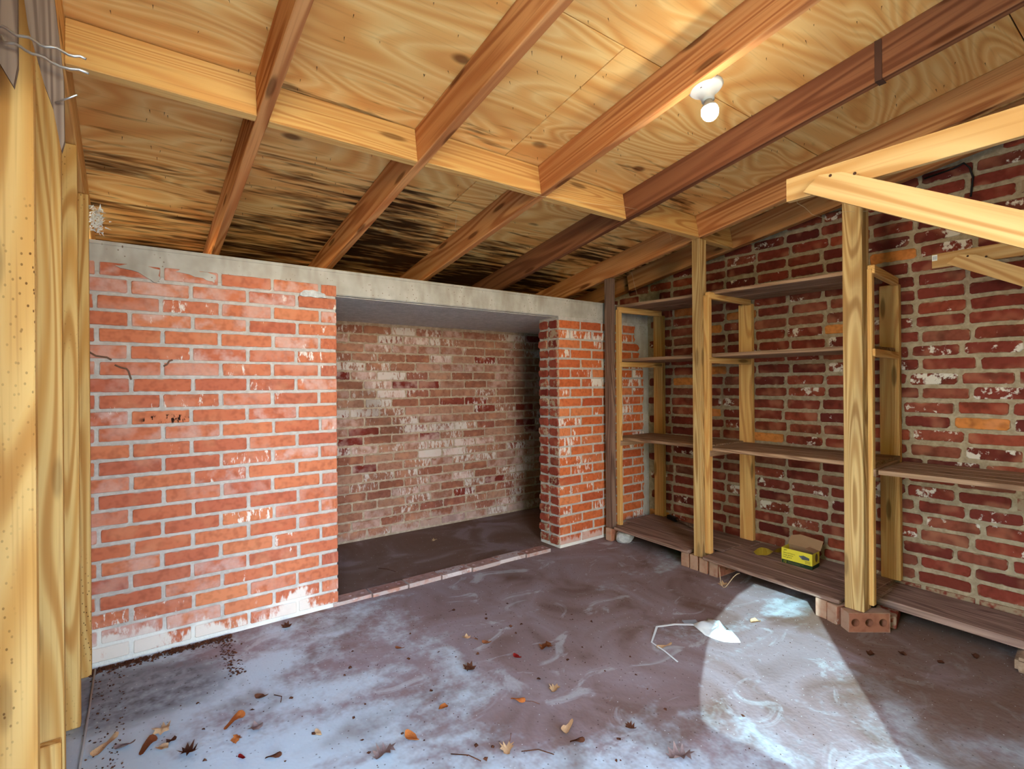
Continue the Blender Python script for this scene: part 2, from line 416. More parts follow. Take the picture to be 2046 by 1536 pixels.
def box_me(sx, sy, sz, bev=0.002, seg=1, name='box'):
    bm = bmesh.new()
    bmesh.ops.create_cube(bm, size=1.0)
    bmesh.ops.scale(bm, vec=(sx, sy, sz), verts=bm.verts)
    if bev: bmesh.ops.bevel(bm, geom=bm.edges[:], offset=bev, segments=seg, affect='EDGES', profile=0.5)
    return mesh_of(bm, name)
def frame_rot(a, b, upv):
    x = (Vector(b) - Vector(a)).normalized()
    z = Vector(upv); z = (z - x * z.dot(x)).normalized(); y = z.cross(x)
    return Matrix((x, y, z)).transposed().to_euler()
def board(name, a, b, w, h, mat, parent=None, upv=(0, 0, 1), bev=0.003, kind=None, warp=0.0):
    """board from a to b (centre line); w across, h along up"""
    a, b = Vector(a), Vector(b)
    L = (b - a).length
    me = box_me(L, w, h, min(bev, w / 4, h / 4), 1, name)
    if warp:
        pass
    return link(name, me, mat, parent, (a + b) / 2, frame_rot(a, b, upv), kind)
def bx(name, x0, x1, y0, y1, z0, z1, mat, parent=None, bev=0.0, kind=None):
    me = box_me(x1 - x0, y1 - y0, z1 - z0, bev, 1, name)
    return link(name, me, mat, parent, ((x0 + x1) / 2, (y0 + y1) / 2, (z0 + z1) / 2), None, kind)
def tube_me(pts, r, seg=6, name='tube', closed=False):
    bm = bmesh.new(); rings = []
    n = len(pts)
    for i, p in enumerate(pts):
        p = Vector(p)
        d = (Vector(pts[min(i + 1, n - 1)]) - Vector(pts[max(i - 1, 0)])).normalized()
        ref = Vector((0, 0, 1)) if abs(d.z) < 0.9 else Vector((1, 0, 0))
        u = d.cross(ref).normalized(); v = u.cross(d)
        rr = r[i] if isinstance(r, (list, tuple)) else r
        rings.append([bm.verts.new(p + (u * math.cos(k * 2 * math.pi / seg) + v * math.sin(k * 2 * math.pi / seg)) * rr) for k in range(seg)])
    for i in range(n - 1):
        for k in range(seg):
            bm.faces.new((rings[i][k], rings[i][(k + 1) % seg], rings[i + 1][(k + 1) % seg], rings[i + 1][k]))
    bm.faces.new(rings[0][::-1]); bm.faces.new(rings[-1])
    for f in bm.faces: f.smooth = True
    return mesh_of(bm, name)
def lathe_me(prof, seg=24, name='lathe'):
    bm = bmesh.new(); rings = []
    for r, z in prof:
        rings.append([bm.verts.new((r * math.cos(k * 2 * math.pi / seg), r * math.sin(k * 2 * math.pi / seg), z)) for k in range(seg)])
    for i in range(len(prof) - 1):
        for k in range(seg):
            f = bm.faces.new((rings[i][k], rings[i][(k + 1) % seg], rings[i + 1][(k + 1) % seg], rings[i + 1][k])); f.smooth = True
    bmesh.ops.contextual_create(bm, geom=rings[0]); bmesh.ops.contextual_create(bm, geom=rings[-1])
    bmesh.ops.recalc_face_normals(bm, faces=bm.faces)
    return mesh_of(bm, name)
def prism_me(pts, t, name='prism', axis='y'):
    """polygon in local XZ extruded along Y by t (centred)"""
    bm = bmesh.new()
    a = [bm.verts.new((x, -t / 2, z)) for x, z in pts]; b = [bm.verts.new((x, t / 2, z)) for x, z in pts]
    n = len(pts)
    bm.faces.new(a); bm.faces.new(b[::-1])
    for i in range(n): bm.faces.new((a[(i + 1) % n], a[i], b[i], b[(i + 1) % n]))
    bmesh.ops.recalc_face_normals(bm, faces=bm.faces)
    return mesh_of(bm, name)

def brick_me(L, H, D, rnd, cr=0.006, jit=0.002, proud=0.005, name='brick'):
    """front face towards -Y; origin in the middle of the front mortar plane; 10-point worn outline"""
    bm = bmesh.new()
    hx, hz = L / 2, H / 2
    j = lambda: (rnd.random() - 0.5) * 2 * jit
    c = lambda: cr * (0.6 + 0.8 * rnd.random())
    k1, k2, k3, k4 = c(), c(), c(), c()
    out = [(-hx + k1, -hz + j()), (j() * 2, -hz + j() * 0.8), (hx - k2, -hz + j()), (hx + j(), -hz + k2), (hx + j(), hz - k3), (hx - k3, hz + j()),
           (j() * 2, hz + j() * 0.8), (-hx + k4, hz + j()), (-hx + j(), hz - k4), (-hx + j(), -hz + k1)]
    ins = 0.0028
    front = [bm.verts.new((x - math.copysign(ins, x) if abs(x) > 0.3 * hx else x, -proud, z - math.copysign(ins, z))) for x, z in out]
    midr = [bm.verts.new((x, -proud + 0.003, z)) for x, z in out]
    back = [bm.verts.new((x, D, z)) for x, z in out]
    n = len(out)
    bm.faces.new(front)
    for a, b in ((front, midr), (midr, back)):
        for i in range(n): bm.faces.new((a[(i + 1) % n], a[i], b[i], b[(i + 1) % n]))
    bmesh.ops.recalc_face_normals(bm, faces=bm.faces)
    return mesh_of(bm, name)

def hole_brick_me(L, W, T, hr=0.016, depth=0.055, name='cored_brick'):
    """L along X, W along Z (height when on edge), T along Y; three round core holes on the -Y face"""
    bm = bmesh.new()
    hx, hz, ht = L / 2, W / 2, T / 2
    N = 16
    xs = [-hx, -hx / 3, hx / 3, hx]
    back = [bm.verts.new((x, ht, z)) for x, z in ((-hx, -hz), (hx, -hz), (hx, hz), (-hx, hz))]
    vb = [bm.verts.new((x, -ht, -hz)) for x in xs]; vt = [bm.verts.new((x, -ht, hz)) for x in xs]
    for c in range(3):
        cx = (xs[c] + xs[c + 1]) / 2
        ring = [bm.verts.new((cx + hr * math.cos(2 * math.pi * k / N), -ht, hr * math.sin(2 * math.pi * k / N))) for k in range(N)]
        bot = [bm.verts.new((v.co.x, -ht + depth, v.co.z)) for v in ring]
        corners = [vt[c + 1], vt[c], vb[c], vb[c + 1]]      # at 45,135,225,315 deg
        for q in range(4):
            i0 = q * 4 + 2
            cor = corners[q]; nxt = corners[(q + 1) % 4]
            for k in range(4):
                a, b = ring[(i0 + k) % N], ring[(i0 + k + 1) % N]
                bm.faces.new((a, b, cor) if k < 2 else (a, b, nxt))
            bm.faces.new((cor, ring[(i0 + 2) % N], nxt))
        for k in range(N):
            bm.faces.new((ring[k], ring[(k + 1) % N], bot[(k + 1) % N], bot[k]))
        bm.faces.new(bot)
    bm.faces.new(back)
    bm.faces.new([vb[0], vb[1], vb[2], vb[3], back[1], back[0]]); bm.faces.new([vt[0], vt[1], vt[2], vt[3], back[2], back[3]])
    bm.faces.new([vb[0], vt[0], back[3], back[0]]); bm.faces.new([vb[3], vt[3], back[2], back[1]])
    bmesh.ops.recalc_face_normals(bm, faces=bm.faces)
    return mesh_of(bm, name)

def fz(y):                       # the floor falls gently towards the entrance
    return -0.025 * (2.66 - y) if y < 2.66 else 0.0
S = 0.163                        # roof pitch
def rz(y): return 1.87 - S * (y - 2.66)      # underside of the rafters
RD = 0.145

# ------------------------------------------------------------------ floor and ground
def poly_obj(name, verts, faces, mat, parent=None, kind=None):
    me = bpy.data.meshes.new(name); me.from_pydata(verts, [], faces); me.update()
    return link(name, me, mat, parent, (0, 0, 0), None, kind)
x0, x1 = -0.45, 3.45
ys = [-1.1, 2.66, 3.9]
v = []
for yy in ys: v += [(x0, yy, fz(yy)), (x1, yy, fz(yy))]
for yy in ys: v += [(x0, yy, fz(yy) - 0.12), (x1, yy, fz(yy) - 0.12)]
fcs = [(0, 1, 3, 2), (2, 3, 5, 4), (6, 8, 9, 7), (8, 10, 11, 9), (0, 6, 7, 1), (4, 5, 11, 10), (0, 2, 8, 6), (2, 4, 10, 8), (1, 7, 9, 3), (3, 9, 11, 5)]
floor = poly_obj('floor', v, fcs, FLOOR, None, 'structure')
ground = bx('ground', -14, 12, -14, 12, -0.5, -0.14, M_GROUND, None, 0, 'structure')

# ------------------------------------------------------------------ brick walls
YW, COURSE = 2.663, 0.0677
XJ, XP, XR = 0.85, 2.36, 3.30          # opening edge, pier edge, right wall face
wall_front = bx('wall_front', -0.45, XJ - 0.004, YW, YW + 0.205, -0.05, 1.60, MORTAR_FRONT, None, 0, 'structure')
bx('pier_core', XP + 0.004, XR + 0.12, YW, YW + 0.205, -0.05, 1.60, MORTAR_FRONT, wall_front)
bx('concrete_slab', -0.45, XR + 0.12, YW - 0.002, 3.74, 1.587, 1.713, CONCRETE, wall_front, 0.006)
bx('soffit_lit_plate', XJ - 0.1, XR, YW + 0.03, 3.68, 1.584, 1.589, SOFFIT_LIT, wall_front)  # added thin plate carrying the lightened soffit colour
bx('slab_lip', -0.45, XR + 0.1, YW - 0.006, YW + 0.03, 1.7, 1.716, CONCRETE, wall_front, 0.003)
rb = random.Random(3)
FULL = [brick_me(0.205, 0.055, 0.09, rb, 0.004, 0.0014) for i in range(10)]
def place_brick(me, x, z, y, parent, mat, sx=1.0, rot=0.0, facing='-Y', name='brick'):
    o = bpy.data.objects.new(name, me); C.objects.link(o)
    if not me.materials: me.materials.append(mat)
    else:
        if o.material_slots: o.material_slots[0].link = 'OBJECT'; o.material_slots[0].material = mat
    o.parent = parent
    o.location = Vector((x, y, z)) - Vector(parent['_o'])
    tilt = (rb.random() - 0.5) * 0.012
    o.rotation_euler = (0, tilt, rot)
    o.scale = (sx, 1, 1)
    return o
def row_bricks(xa, xb, joints, z, y, parent, mat, meshes, full, gap=0.0125, dj=0.0015):
    edges = [xa] + [j for j in joints if xa + 0.03 < j < xb - 0.03] + [xb]
    for i in range(len(edges) - 1):
        a = edges[i] + (gap / 2 if i > 0 else 0.0); b = edges[i + 1] - (gap / 2 if i < len(edges) - 2 else 0.0)
        L = b - a
        if L < 0.02: continue
        place_brick(rb.choice(meshes), (a + b) / 2, z + (rb.random() - 0.5) * 0.002, y + (rb.random() - 0.5) * 2 * dj, parent, mat, L / full)
for i in range(24):
    zc = i * COURSE + 0.015 + COURSE / 2
    row = i + 1
    if row % 2 == 0: js = [0.764 - 0.218 * k for k in range(7)]
    else: js = [0.655 - 0.218 * k for k in range(6)]
    js = [j + (rb.random() - 0.5) * 0.008 for j in sorted(js)]
    row_bricks(-0.40, XJ, js, zc, YW, wall_front, BRICK_FRONT, FULL, 0.205)
# pier
for i in range(24):
    zc = i * COURSE + 0.015 + COURSE / 2
    if zc > 1.60: continue
    js = [XP + (0.104 if i % 2 else 0.207) + 0.2155 * k + (rb.random() - 0.5) * 0.01 for k in range(5)]
    row_bricks(XP, XR - 0.035, js, zc, YW, wall_front, BRICK_PIER, FULL, 0.205)
# pier jamb: two leaves of brick ends facing the opening, rough with squeezed mortar
JAMB = [brick_me(0.095, 0.054, 0.05, rb, 0.012, 0.004, 0.012) for i in range(8)]
for i in range(23):
    zc = i * COURSE + 0.015 + COURSE / 2
    for yy, kx in ((YW + 0.05, 0.92), (YW + 0.158, 1.0)):
        o = place_brick(rb.choice(JAMB), XP + 0.004 + (rb.random() - 0.4) * 0.01, zc, yy + (rb.random() - 0.5) * 0.008, wall_front, BRICK_JAMB, kx, R(-90))
# left jamb of the opening
for i in range(23):
    zc = i * COURSE + 0.015 + COURSE / 2
    place_brick(rb.choice(JAMB), XJ - 0.004, zc, YW + 0.158, wall_front, BRICK_JAMB, 1.0, R(90))
# brick sill laid flat across the opening, cores showing
SILL = hole_brick_me(0.2, 0.088, 0.05, 0.011, 0.03, 'sill_brick')
for k in range(8):
    o = bpy.data.objects.new('sill_brick', SILL); C.objects.link(o)
    if not SILL.materials: SILL.materials.append(BRICK_SILL)
    o.parent = wall_front
    xx = XJ + 0.075 + k * 0.207
    if xx > XP - 0.06: continue
    o.location = Vector((xx, YW + 0.035 + rb.uniform(-.006, .006), -0.004 + rb.uniform(-.003, .003))) - Vector(wall_front['_o'])
    o.rotation_euler = (R(-90), 0, rb.uniform(-.03, .03))
# niche back wall
YB = 3.68
wall_back = bx('wall_back', 0.2, XR + 0.12, YB, YB + 0.15, -0.05, 2.2, MORTAR_BACK, None, 0, 'structure')
BACK = [brick_me(0.2, 0.056, 0.05, rb, 0.006, 0.0022, 0.007) for i in range(10)]
for i in range(23):
    zc = i * COURSE + 0.01 + COURSE / 2
    js = [0.95 + (0.105 if i % 2 else 0.0) + 0.211 * k + (rb.random() - 0.5) * 0.03 for k in range(14)]
    row_bricks(0.88, 3.26, js, zc, YB, wall_back, BRICK_BACK, BACK, 0.2, 0.011, 0.0035)
bx('niche_end', 0.2, 0.32, YW + 0.2, YB, -0.05, 1.6, MORTAR_BACK, wall_back)
# right wall: gable brickwork rising with the roof
c2 = 0.0731
wall_right = empty('wall_right', (XR, 1.5, 0)); wall_right['kind'] = 'structure'
def gable(xa, xb, ya, yb, top, mat, parent, name):
    vv = []
    for xx in (xa, xb):
        vv += [(xx, ya, -0.15), (xx, yb, -0.15), (xx, yb, rz(yb) + top), (xx, ya, rz(ya) + top)]
    o = poly_obj(name, vv, [(0, 1, 2, 3), (7, 6, 5, 4), (0, 4, 5, 1), (1, 5, 6, 2), (2, 6, 7, 3), (3, 7, 4, 0)], mat)
    bm = bmesh.new(); bm.from_mesh(o.data); bmesh.ops.recalc_face_normals(bm, faces=bm.faces); bm.to_mesh(o.data); bm.free()
    if parent is not None:
        o.parent = parent; o.location = -Vector(parent['_o'])
    return o
gable(XR + 0.001, XR + 0.2, -1.1, 3.9, RD, MORTAR_RIGHT, wall_right, 'mortar_bed')
RIGHT = [brick_me(0.2, 0.0545, 0.07, rb, 0.010, 0.0035, 0.006) for i in range(14)]
far = []
rr = random.Random(21)
cands = []
for k in range(-1, 33):
    zc = 0.005 + (k + 0.5) * c2
    y = 2.655 - (0.0 if k % 2 else 0.1) - rr.uniform(0, 0.03)
    first = True
    while y > -1.0:
        L = 0.2 * rr.uniform(0.9, 1.06)
        if first and k % 2 == 0: L = 0.1
        y1 = y - L
        yc = (y + y1) / 2
        if zc + 0.02 < rz(yc) + 0.06:
            cands.append((yc, zc, L))
        y = y1 - rr.uniform(0.014, 0.022); first = False
for k in range(23, 27):
    zc = 0.005 + (k + 0.5) * c2; y = 3.6 - (0.1 if k % 2 else 0.0)
    while y > 2.75:
        if zc + 0.02 < rz(y - 0.1) + 0.06: cands.append((y - 0.1, zc, 0.2))
        y -= 0.217
for yc, zc, L in cands:
    if yc > 0.44 and zc > 0.06:
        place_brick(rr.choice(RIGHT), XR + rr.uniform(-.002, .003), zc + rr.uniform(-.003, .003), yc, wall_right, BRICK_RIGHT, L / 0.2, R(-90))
    else:
        far.append((yc, zc, L))
bm = bmesh.new()
for yc, zc, L in far:
    m = Matrix.Translation((XR - 1.3 * 0 , yc, zc)) @ Matrix.Diagonal((0.012, L, 0.0545, 1))
    bmesh.ops.create_cube(bm, size=1.0, matrix=m)
o = link('brick_remainder', mesh_of(bm, 'brick_remainder'), BRICK_RIGHT, None, (0, 0, 0), None, 'stuff')
o.parent = wall_right; o.location = -Vector(wall_right['_o'])
# plaster smear running down the corner
bm = bmesh.new()
pts = []
rs = random.Random(5)
z = 0.1
while z < 1.58:
    w = 0.045 + 0.02 * rs.random() + (0.10 if z > 1.44 else 0.0) + (0.05 if 1.25 < z <= 1.44 else 0)
    pts.append((XR - 0.01 - w, z)); z += 0.022
vl = [bm.verts.new((x, YW - 0.0065, z)) for x, z in pts]; vr = [bm.verts.new((XR - 0.004, YW - 0.0075, z)) for x, z in pts]
vl2 = [bm.verts.new((x - .003, YW + 0.004, z)) for x, z in pts]
for i in range(len(pts) - 1):
    bm.faces.new((vl[i], vr[i], vr[i + 1], vl[i + 1])); bm.faces.new((vl2[i], vl[i], vl[i + 1], vl2[i + 1]))
o = link('plaster_smear', mesh_of(bm, 'plaster_smear'), CONCRETE, wall_front); o.location = -Vector(wall_front['_o'])

def smear(pts, y, th, mat, name):
    rs2 = random.Random(len(pts))
    out = []
    n = len(pts)
    for i in range(n):
        p, q = pts[i], pts[(i + 1) % n]
        for k in range(4):
            u = k / 4
            out.append((p[0] + (q[0] - p[0]) * u + rs2.uniform(-.004, .004), p[1] + (q[1] - p[1]) * u + rs2.uniform(-.004, .004)))
    o = link(name, prism_me(out, th, name), mat, wall_front); o.location = Vector((0, y, 0)) - Vector(wall_front['_o'])
smear([(0.665, 1.567), (0.69, 1.592), (0.735, 1.60), (0.79, 1.585), (0.80, 1.566), (0.74, 1.562)], YW - 0.006, 0.01, M_LIME, 'plaster_smear')
smear([(-0.05, 1.618), (0.03, 1.60), (0.085, 1.565), (0.105, 1.575), (0.10, 1.62), (0.02, 1.635)], YW - 0.006, 0.01, CONCRETE, 'plaster_smear')
smear([(0.16, 1.618), (0.26, 1.603), (0.31, 1.59), (0.31, 1.625), (0.2, 1.64)], YW - 0.005, 0.008, CONCRETE, 'plaster_smear')
for pts in ([(-.13, 1.265), (-.11, 1.25), (-.075, 1.245), (-.06, 1.235)], [(-.05, 1.215), (-.03, 1.205), (-.012, 1.2), (-.005, 1.19), (.0, 1.17), (.004, 1.155)], [(.115, 1.212), (.128, 1.22), (.136, 1.235), (.148, 1.24)]):
    o = link('mud_trail', tube_me([(x, YW - 0.006, z) for x, z in pts], 0.004, 6, 'mud_trail'), M_SOIL, wall_front); o.location = -Vector(wall_front['_o'])

# ------------------------------------------------------------------ ceiling: deck sheets, rafters, blocking
Y0R, Y1R = -1.25, 3.78
deck_t = 0.014
def on_slope(y, dz): return rz(y) + dz
vv = []
for dz in (RD + deck_t + 0.001, RD + deck_t + 0.03):
    for (xx, yy) in ((-0.55, Y0R), (3.55, Y0R), (3.55, Y1R), (-0.55, Y1R)): vv.append((xx, yy, on_slope(yy, dz)))
ceiling = poly_obj('ceiling', vv, [(3, 2, 1, 0), (4, 5, 6, 7), (0, 1, 5, 4), (1, 2, 6, 5), (2, 3, 7, 6), (3, 0, 4, 7)], flat('roof_felt', rgb(60, 52, 46), 0.9), None, 'structure')
seams = [Y0R, -0.05, 0.414, 1.175, 1.532, 1.858, 2.4, Y1R]
seams = [Y0R, 0.414, 1.175, 2.394, 3.6]
xsplit = [[-0.55, 1.22, 3.66], [-0.55, 2.1 + .33, 3.55], [-0.55, 1.35, 3.55], [-0.55, 0.97, 3.55]]
def sheet(xa, xb, ya, yb):
    g = 0.0018
    xa += g; xb -= g; ya += g; yb -= g
    a = Vector(((xa + xb) / 2, ya, on_slope(ya, RD + deck_t / 2))); b = Vector(((xa + xb) / 2, yb, on_slope(yb, RD + deck_t / 2)))
    Ly = (b - a).length
    me = box_me(xb - xa, Ly, deck_t, 0.001, 1, 'plywood_sheet')
    o = link('plywood_sheet', me, PLY, ceiling, (a + b) / 2, (math.atan(-S), 0, 0))
for i in range(4):
    xs = xsplit[i]
    for k in range(len(xs) - 1):
        sheet(xs[k], min(xs[k + 1], 3.55), seams[i], seams[i + 1])
RX = [-0.158, 0.357, 0.935, 1.555, 2.152, 2.79]
rafters = {}
def rafter(x, mat, yb=Y1R, ya=Y0R, w=0.038, dz=0.0):
    h = RD * math.cos(math.atan(S))
    a = Vector((x, ya, rz(ya) + RD / 2 + dz)); b = Vector((x, yb, rz(yb) + RD / 2 + dz))
    return board('rafter', a, b, w, h - 0.001, mat, ceiling, bev=0.003)
for i, x in enumerate(RX):
    rafters[i] = rafter(x, W_RAFTER_RED if i == 4 else (W_PINE if i == 0 else W_RAFTER))
rF = rafter(3.185, W_RAFTER, 2.75)
# rake board on top of the gable brickwork
rafter(3.262, W_RAFTER, 3.6, w=0.07, dz=0.03)
# blocking between rafters
xsb = RX + [3.185]
for i in range(len(xsb) - 1):
    xa, xb = xsb[i] + 0.0195, xsb[i + 1] - 0.0195
    yb = 1.872 + (0.012 if i % 2 else 0.0)
    board('blocking', (xa, yb, rz(yb) + RD / 2 - 0.002), (xb, yb, rz(yb) + RD / 2 - 0.002), 0.036, RD - 0.006, W_PINE, ceiling, upv=(0, S, 1), bev=0.002)
    yb = 0.02
    board('blocking', (xa, yb, rz(yb) + RD / 2 - 0.002), (xb, yb, rz(yb) + RD / 2 - 0.002), 0.036, RD - 0.006, W_PINE, ceiling, upv=(0, S, 1), bev=0.002)
# eave board closing the low end
board('eave_board', (-0.5, 3.66, rz(3.66) + 0.05), (3.5, 3.66, rz(3.66) + 0.05), 0.03, 0.18, W_RAFTER_RED, ceiling)
# steel strap round the dark rafter
ys_ = 0.70
for nm, (xa, xb, za, zb) in {'strap': (RX[4] - 0.0215, RX[4] - 0.0192, 0.001, RD - 0.004), 'strap_foot': (RX[4] - 0.0215, RX[4] + 0.0215, -0.0022, 0.0008)}.items():
    bx('metal_strap', xa, xb, ys_ - 0.011, ys_ + 0.011, rz(ys_) + za, rz(ys_) + zb, M_RUST, ceiling)
# roofing nail points poking through the deck
bm = bmesh.new(); rn_ = random.Random(9)
for k in range(420):
    x = rn_.uniform(-0.1, 3.1); y = rn_.uniform(0.3, 3.0)
    zt = rz(y) + RD
    L = rn_.uniform(0.008, 0.016); tx, ty = rn_.uniform(-.004, .004), rn_.uniform(-.004, .004)
    vs_ = [bm.verts.new((x + 0.0016 * math.cos(a), y + 0.0016 * math.sin(a), zt + 0.002)) for a in (0, 2.1, 4.2)]
    tp = bm.verts.new((x + tx, y + ty, zt - L))
    for i in range(3): bm.faces.new((vs_[i], vs_[(i + 1) % 3], tp))
o = link('roofing_nails', mesh_of(bm, 'roofing_nails'), M_NAIL, ceiling, (0, 0, 0), None, 'stuff')

# ------------------------------------------------------------------ left stud wall with the entrance beside it
wall_left = bx('wall_left', -0.262, -0.243, 0.97, 2.66, -0.06, 2.12, W_PLANK, None, 0, 'structure')
z = -0.05
while z < 1.95:
    board('siding_board', (-0.247, 0.97, z + 0.07), (-0.247, 2.655, z + 0.07), 0.008, 0.138, W_PLANK, wall_left)
    z += 0.142
def stud(y0, y1, x0, x1, z0, z1, mat=W_STUD):
    return board('stud', ((x0 + x1) / 2, (y0 + y1) / 2, z0), ((x0 + x1) / 2, (y0 + y1) / 2, z1), x1 - x0, y1 - y0, mat, wall_left, upv=(0, 1, 0), bev=0.003)
stud(1.40, 1.438, -0.242, -0.153, fz(1.42), rz(1.42) + .02)
stud(0.99, 1.028, -0.242, -0.153, fz(1.0), rz(1.0) + .02)
stud(1.84, 1.878, -0.242, -0.147, fz(1.86), rz(1.86))
stud(2.25, 2.288, -0.242, -0.139, fz(2.27), rz(2.27))
stud(2.60, 2.638, -0.242, -0.127, fz(2.62), rz(2.62))
# loose kicker board nailed low on the second stud
board('splice_block', (-0.197, 1.825, fz(1.83)), (-0.197, 1.825, 0.188), 0.09, 0.03, W_STUD, wall_left, upv=(0, 1, 0))
board('top_plate', (-0.2, 0.97, rz(0.97) + 0.045), (-0.2, 2.66, rz(2.66) + 0.045), 0.089, 0.04, W_PINE, wall_left)
board('header', (-0.215, -1.15, 2.25), (-0.215, 0.985, 2.25), 0.04, 0.42, W_PINE, wall_left)
board('corner_post', (-0.2, -1.12, -0.08), (-0.2, -1.12, 2.3), 0.07, 0.07, W_POST, wall_left, upv=(0, 1, 0))
# near wall behind the camera
YN = -1.06
DX = 1.0                                  # a doorway open to the yard left of this edge
wall_near = bx('wall_near', DX, XR, YN - 0.03, YN - 0.01, -0.12, rz(YN) + RD, W_PLANK, None, 0, 'structure')
z = -0.1
while z < 2.5:
    board('siding_board', (DX if z < 2.04 else -0.26, YN, z + 0.07), (XR, YN, z + 0.07), 0.02, 0.138, W_PLANK, wall_near)
    z += 0.142
for x in (DX - 0.01, 1.61, 2.28, 2.96):
    board('wall_stud', (x + 0.03, YN + 0.05, fz(YN)), (x + 0.03, YN + 0.05, rz(YN)), 0.038, 0.08, W_PINE, wall_near, upv=(0, 1, 0))

# ------------------------------------------------------------------ storage rack along the right wall
rack = empty('storage_rack', (2.78, 1.8, 0))
tag(rack, 'tall open wooden shelving rack with three front posts along the right brick wall', 'shelving')
def vpost(name, x0, x1, y0, y1, z0, z1, mat):
    return board(name, ((x0 + x1) / 2, (y0 + y1) / 2, z0), ((x0 + x1) / 2, (y0 + y1) / 2, z1), x1 - x0, y1 - y0, mat, rack, upv=(0, 1, 0), bev=0.003)
ZB = 0.093
vpost('post', 2.768, 2.806, 2.552, 2.622, fz(2.58) + ZB, rz(2.58) - 0.001, W_GREY)
vpost('post', 2.765, 2.835, 1.838, 1.893, fz(1.86) + ZB, rz(1.86) - 0.001, W_POST)
vpost('post', 2.737, 2.822, 0.97, 1.052, fz(1.01) + ZB, 2.02, W_POST)
BACKY = [(2.49, 2.575), (1.789, 1.878), (0.985, 1.074)]
FRY = [(2.515, 2.55), (1.80, 1.836), (0.948, 0.969)]
FRX = [(2.806, 2.836), (2.795, 2.83), (2.79, 2.822)]
for i in range(3):
    vpost('upright', FRX[i][0], FRX[i][1], FRY[i][0], FRY[i][1], fz(FRY[i][0]) + 0.118, 1.655, W_PINE)
    vpost('back_upright', 3.258, 3.294, BACKY[i][0], BACKY[i][1], fz(BACKY[i][0]) + 0.115, 1.64, W_PINE)
    ya, yb = (FRY[i][0] + FRY[i][1]) / 2, BACKY[i][0] + 0.02
    for zr, hh, m in ((1.652, 0.04, W_PINE), (1.262, 0.036, W_PINE), (0.70, 0.036, W_SHELF)):
        board('rung', (FRX[i][0] + 0.004, ya - 0.006, zr), (3.256, yb - 0.006, zr), 0.03, hh, m, rack)
def plank(name, x0, x1, ya, yb, z0, z1, mat, za=0.0, zb=0.0):
    a = ((x0 + x1) / 2, ya, (z0 + z1) / 2 + za); b = ((x0 + x1) / 2, yb, (z0 + z1) / 2 + zb)
    return board(name, a, b, x1 - x0, z1 - z0, mat, rack, bev=0.003)
# top shelf: one long narrow board plus one behind
plank('shelf_board', 2.852, 3.05, 2.59, 1.06, 1.674, 1.694, W_SHELF, 0, -0.02)
plank('shelf_board', 3.058, 3.27, 2.6, 1.06, 1.674, 1.694, W_SHELF, 0, -0.02)
# second shelf
for ya, yb in ((2.6, 1.815), (1.81, 1.0)):
    for xa, xb in ((2.842, 2.99), (2.995, 3.14), (3.145, 3.255)):
        plank('shelf_board', xa, xb, ya, yb, 1.281, 1.303, W_SHELF)
# middle shelf, three planks deep, carried on past the last post
for ya, yb, zt in ((2.6, 1.845, 0.742), (1.84, 0.98, 0.735), (0.965, 0.05, 0.709)):
    for xa, xb in ((2.832, 2.93), (2.934, 3.035), (3.039, 3.145), (3.149, 3.255)):
        plank('shelf_board', xa + rb.uniform(0, .002), xb, ya, yb, zt - 0.022, zt, W_SHELF)
# bottom deck boards on loose bricks
def bottom(x0, x1, ya, yb, h0=0.094, th=0.02):
    plank('bottom_board', x0, x1, ya, yb, h0, h0 + th, W_BOTTOM, fz(ya), fz(yb))
bottom(2.752, 2.95, 2.53, 1.925)
bottom(2.955, 3.12, 2.6, 1.8); bottom(3.125, 3.285, 2.6, 1.75)
bottom(2.738, 2.87, 1.815, 1.075); bottom(2.875, 3.02, 1.79, 1.06)
bottom(3.025, 3.15, 1.795, 1.02); bottom(3.155, 3.285, 1.745, 1.02)
plank('bottom_board', 2.98, 3.285, 1.015, 0.05, 0.062, 0.098, W_BOTTOM, fz(1.0), fz(0.05))
plank('bottom_board', 2.90, 3.15, 1.055, 0.985, 0.094, 0.112, W_BOTTOM, fz(1.05), fz(0.99))

# ------------------------------------------------------------------ loose bricks and blocks that carry the rack
HB = hole_brick_me(0.19, 0.09, 0.056)
def loose(x, y, rz_, label, on_edge=True, holes=True):
    me = HB if holes else None
    if me is None:
        me = box_me(0.19, 0.056, 0.09, 0.003, 1, 'loose_brick')
    o = link('loose_brick', me, BRICK_LOOSE, None, (x, y, fz(y) + 0.0455), (0, 0, rz_))
    return tag(o, label, 'brick', 'loose bricks propping up the rack')
# under the middle post (long side along X, bed faces along Y)
loose(2.868, 1.965, R(2), 'leftmost brick of the row of four under the middle post', holes=False)
loose(2.866, 1.90, R(1), 'second brick from the left in the row of four under the middle post', holes=False)
loose(2.866, 1.832, R(-1), 'third brick from the left in the row of four under the middle post', holes=False)
loose(2.872, 1.765, R(-2), 'rightmost brick of the row under the middle post, core holes showing')
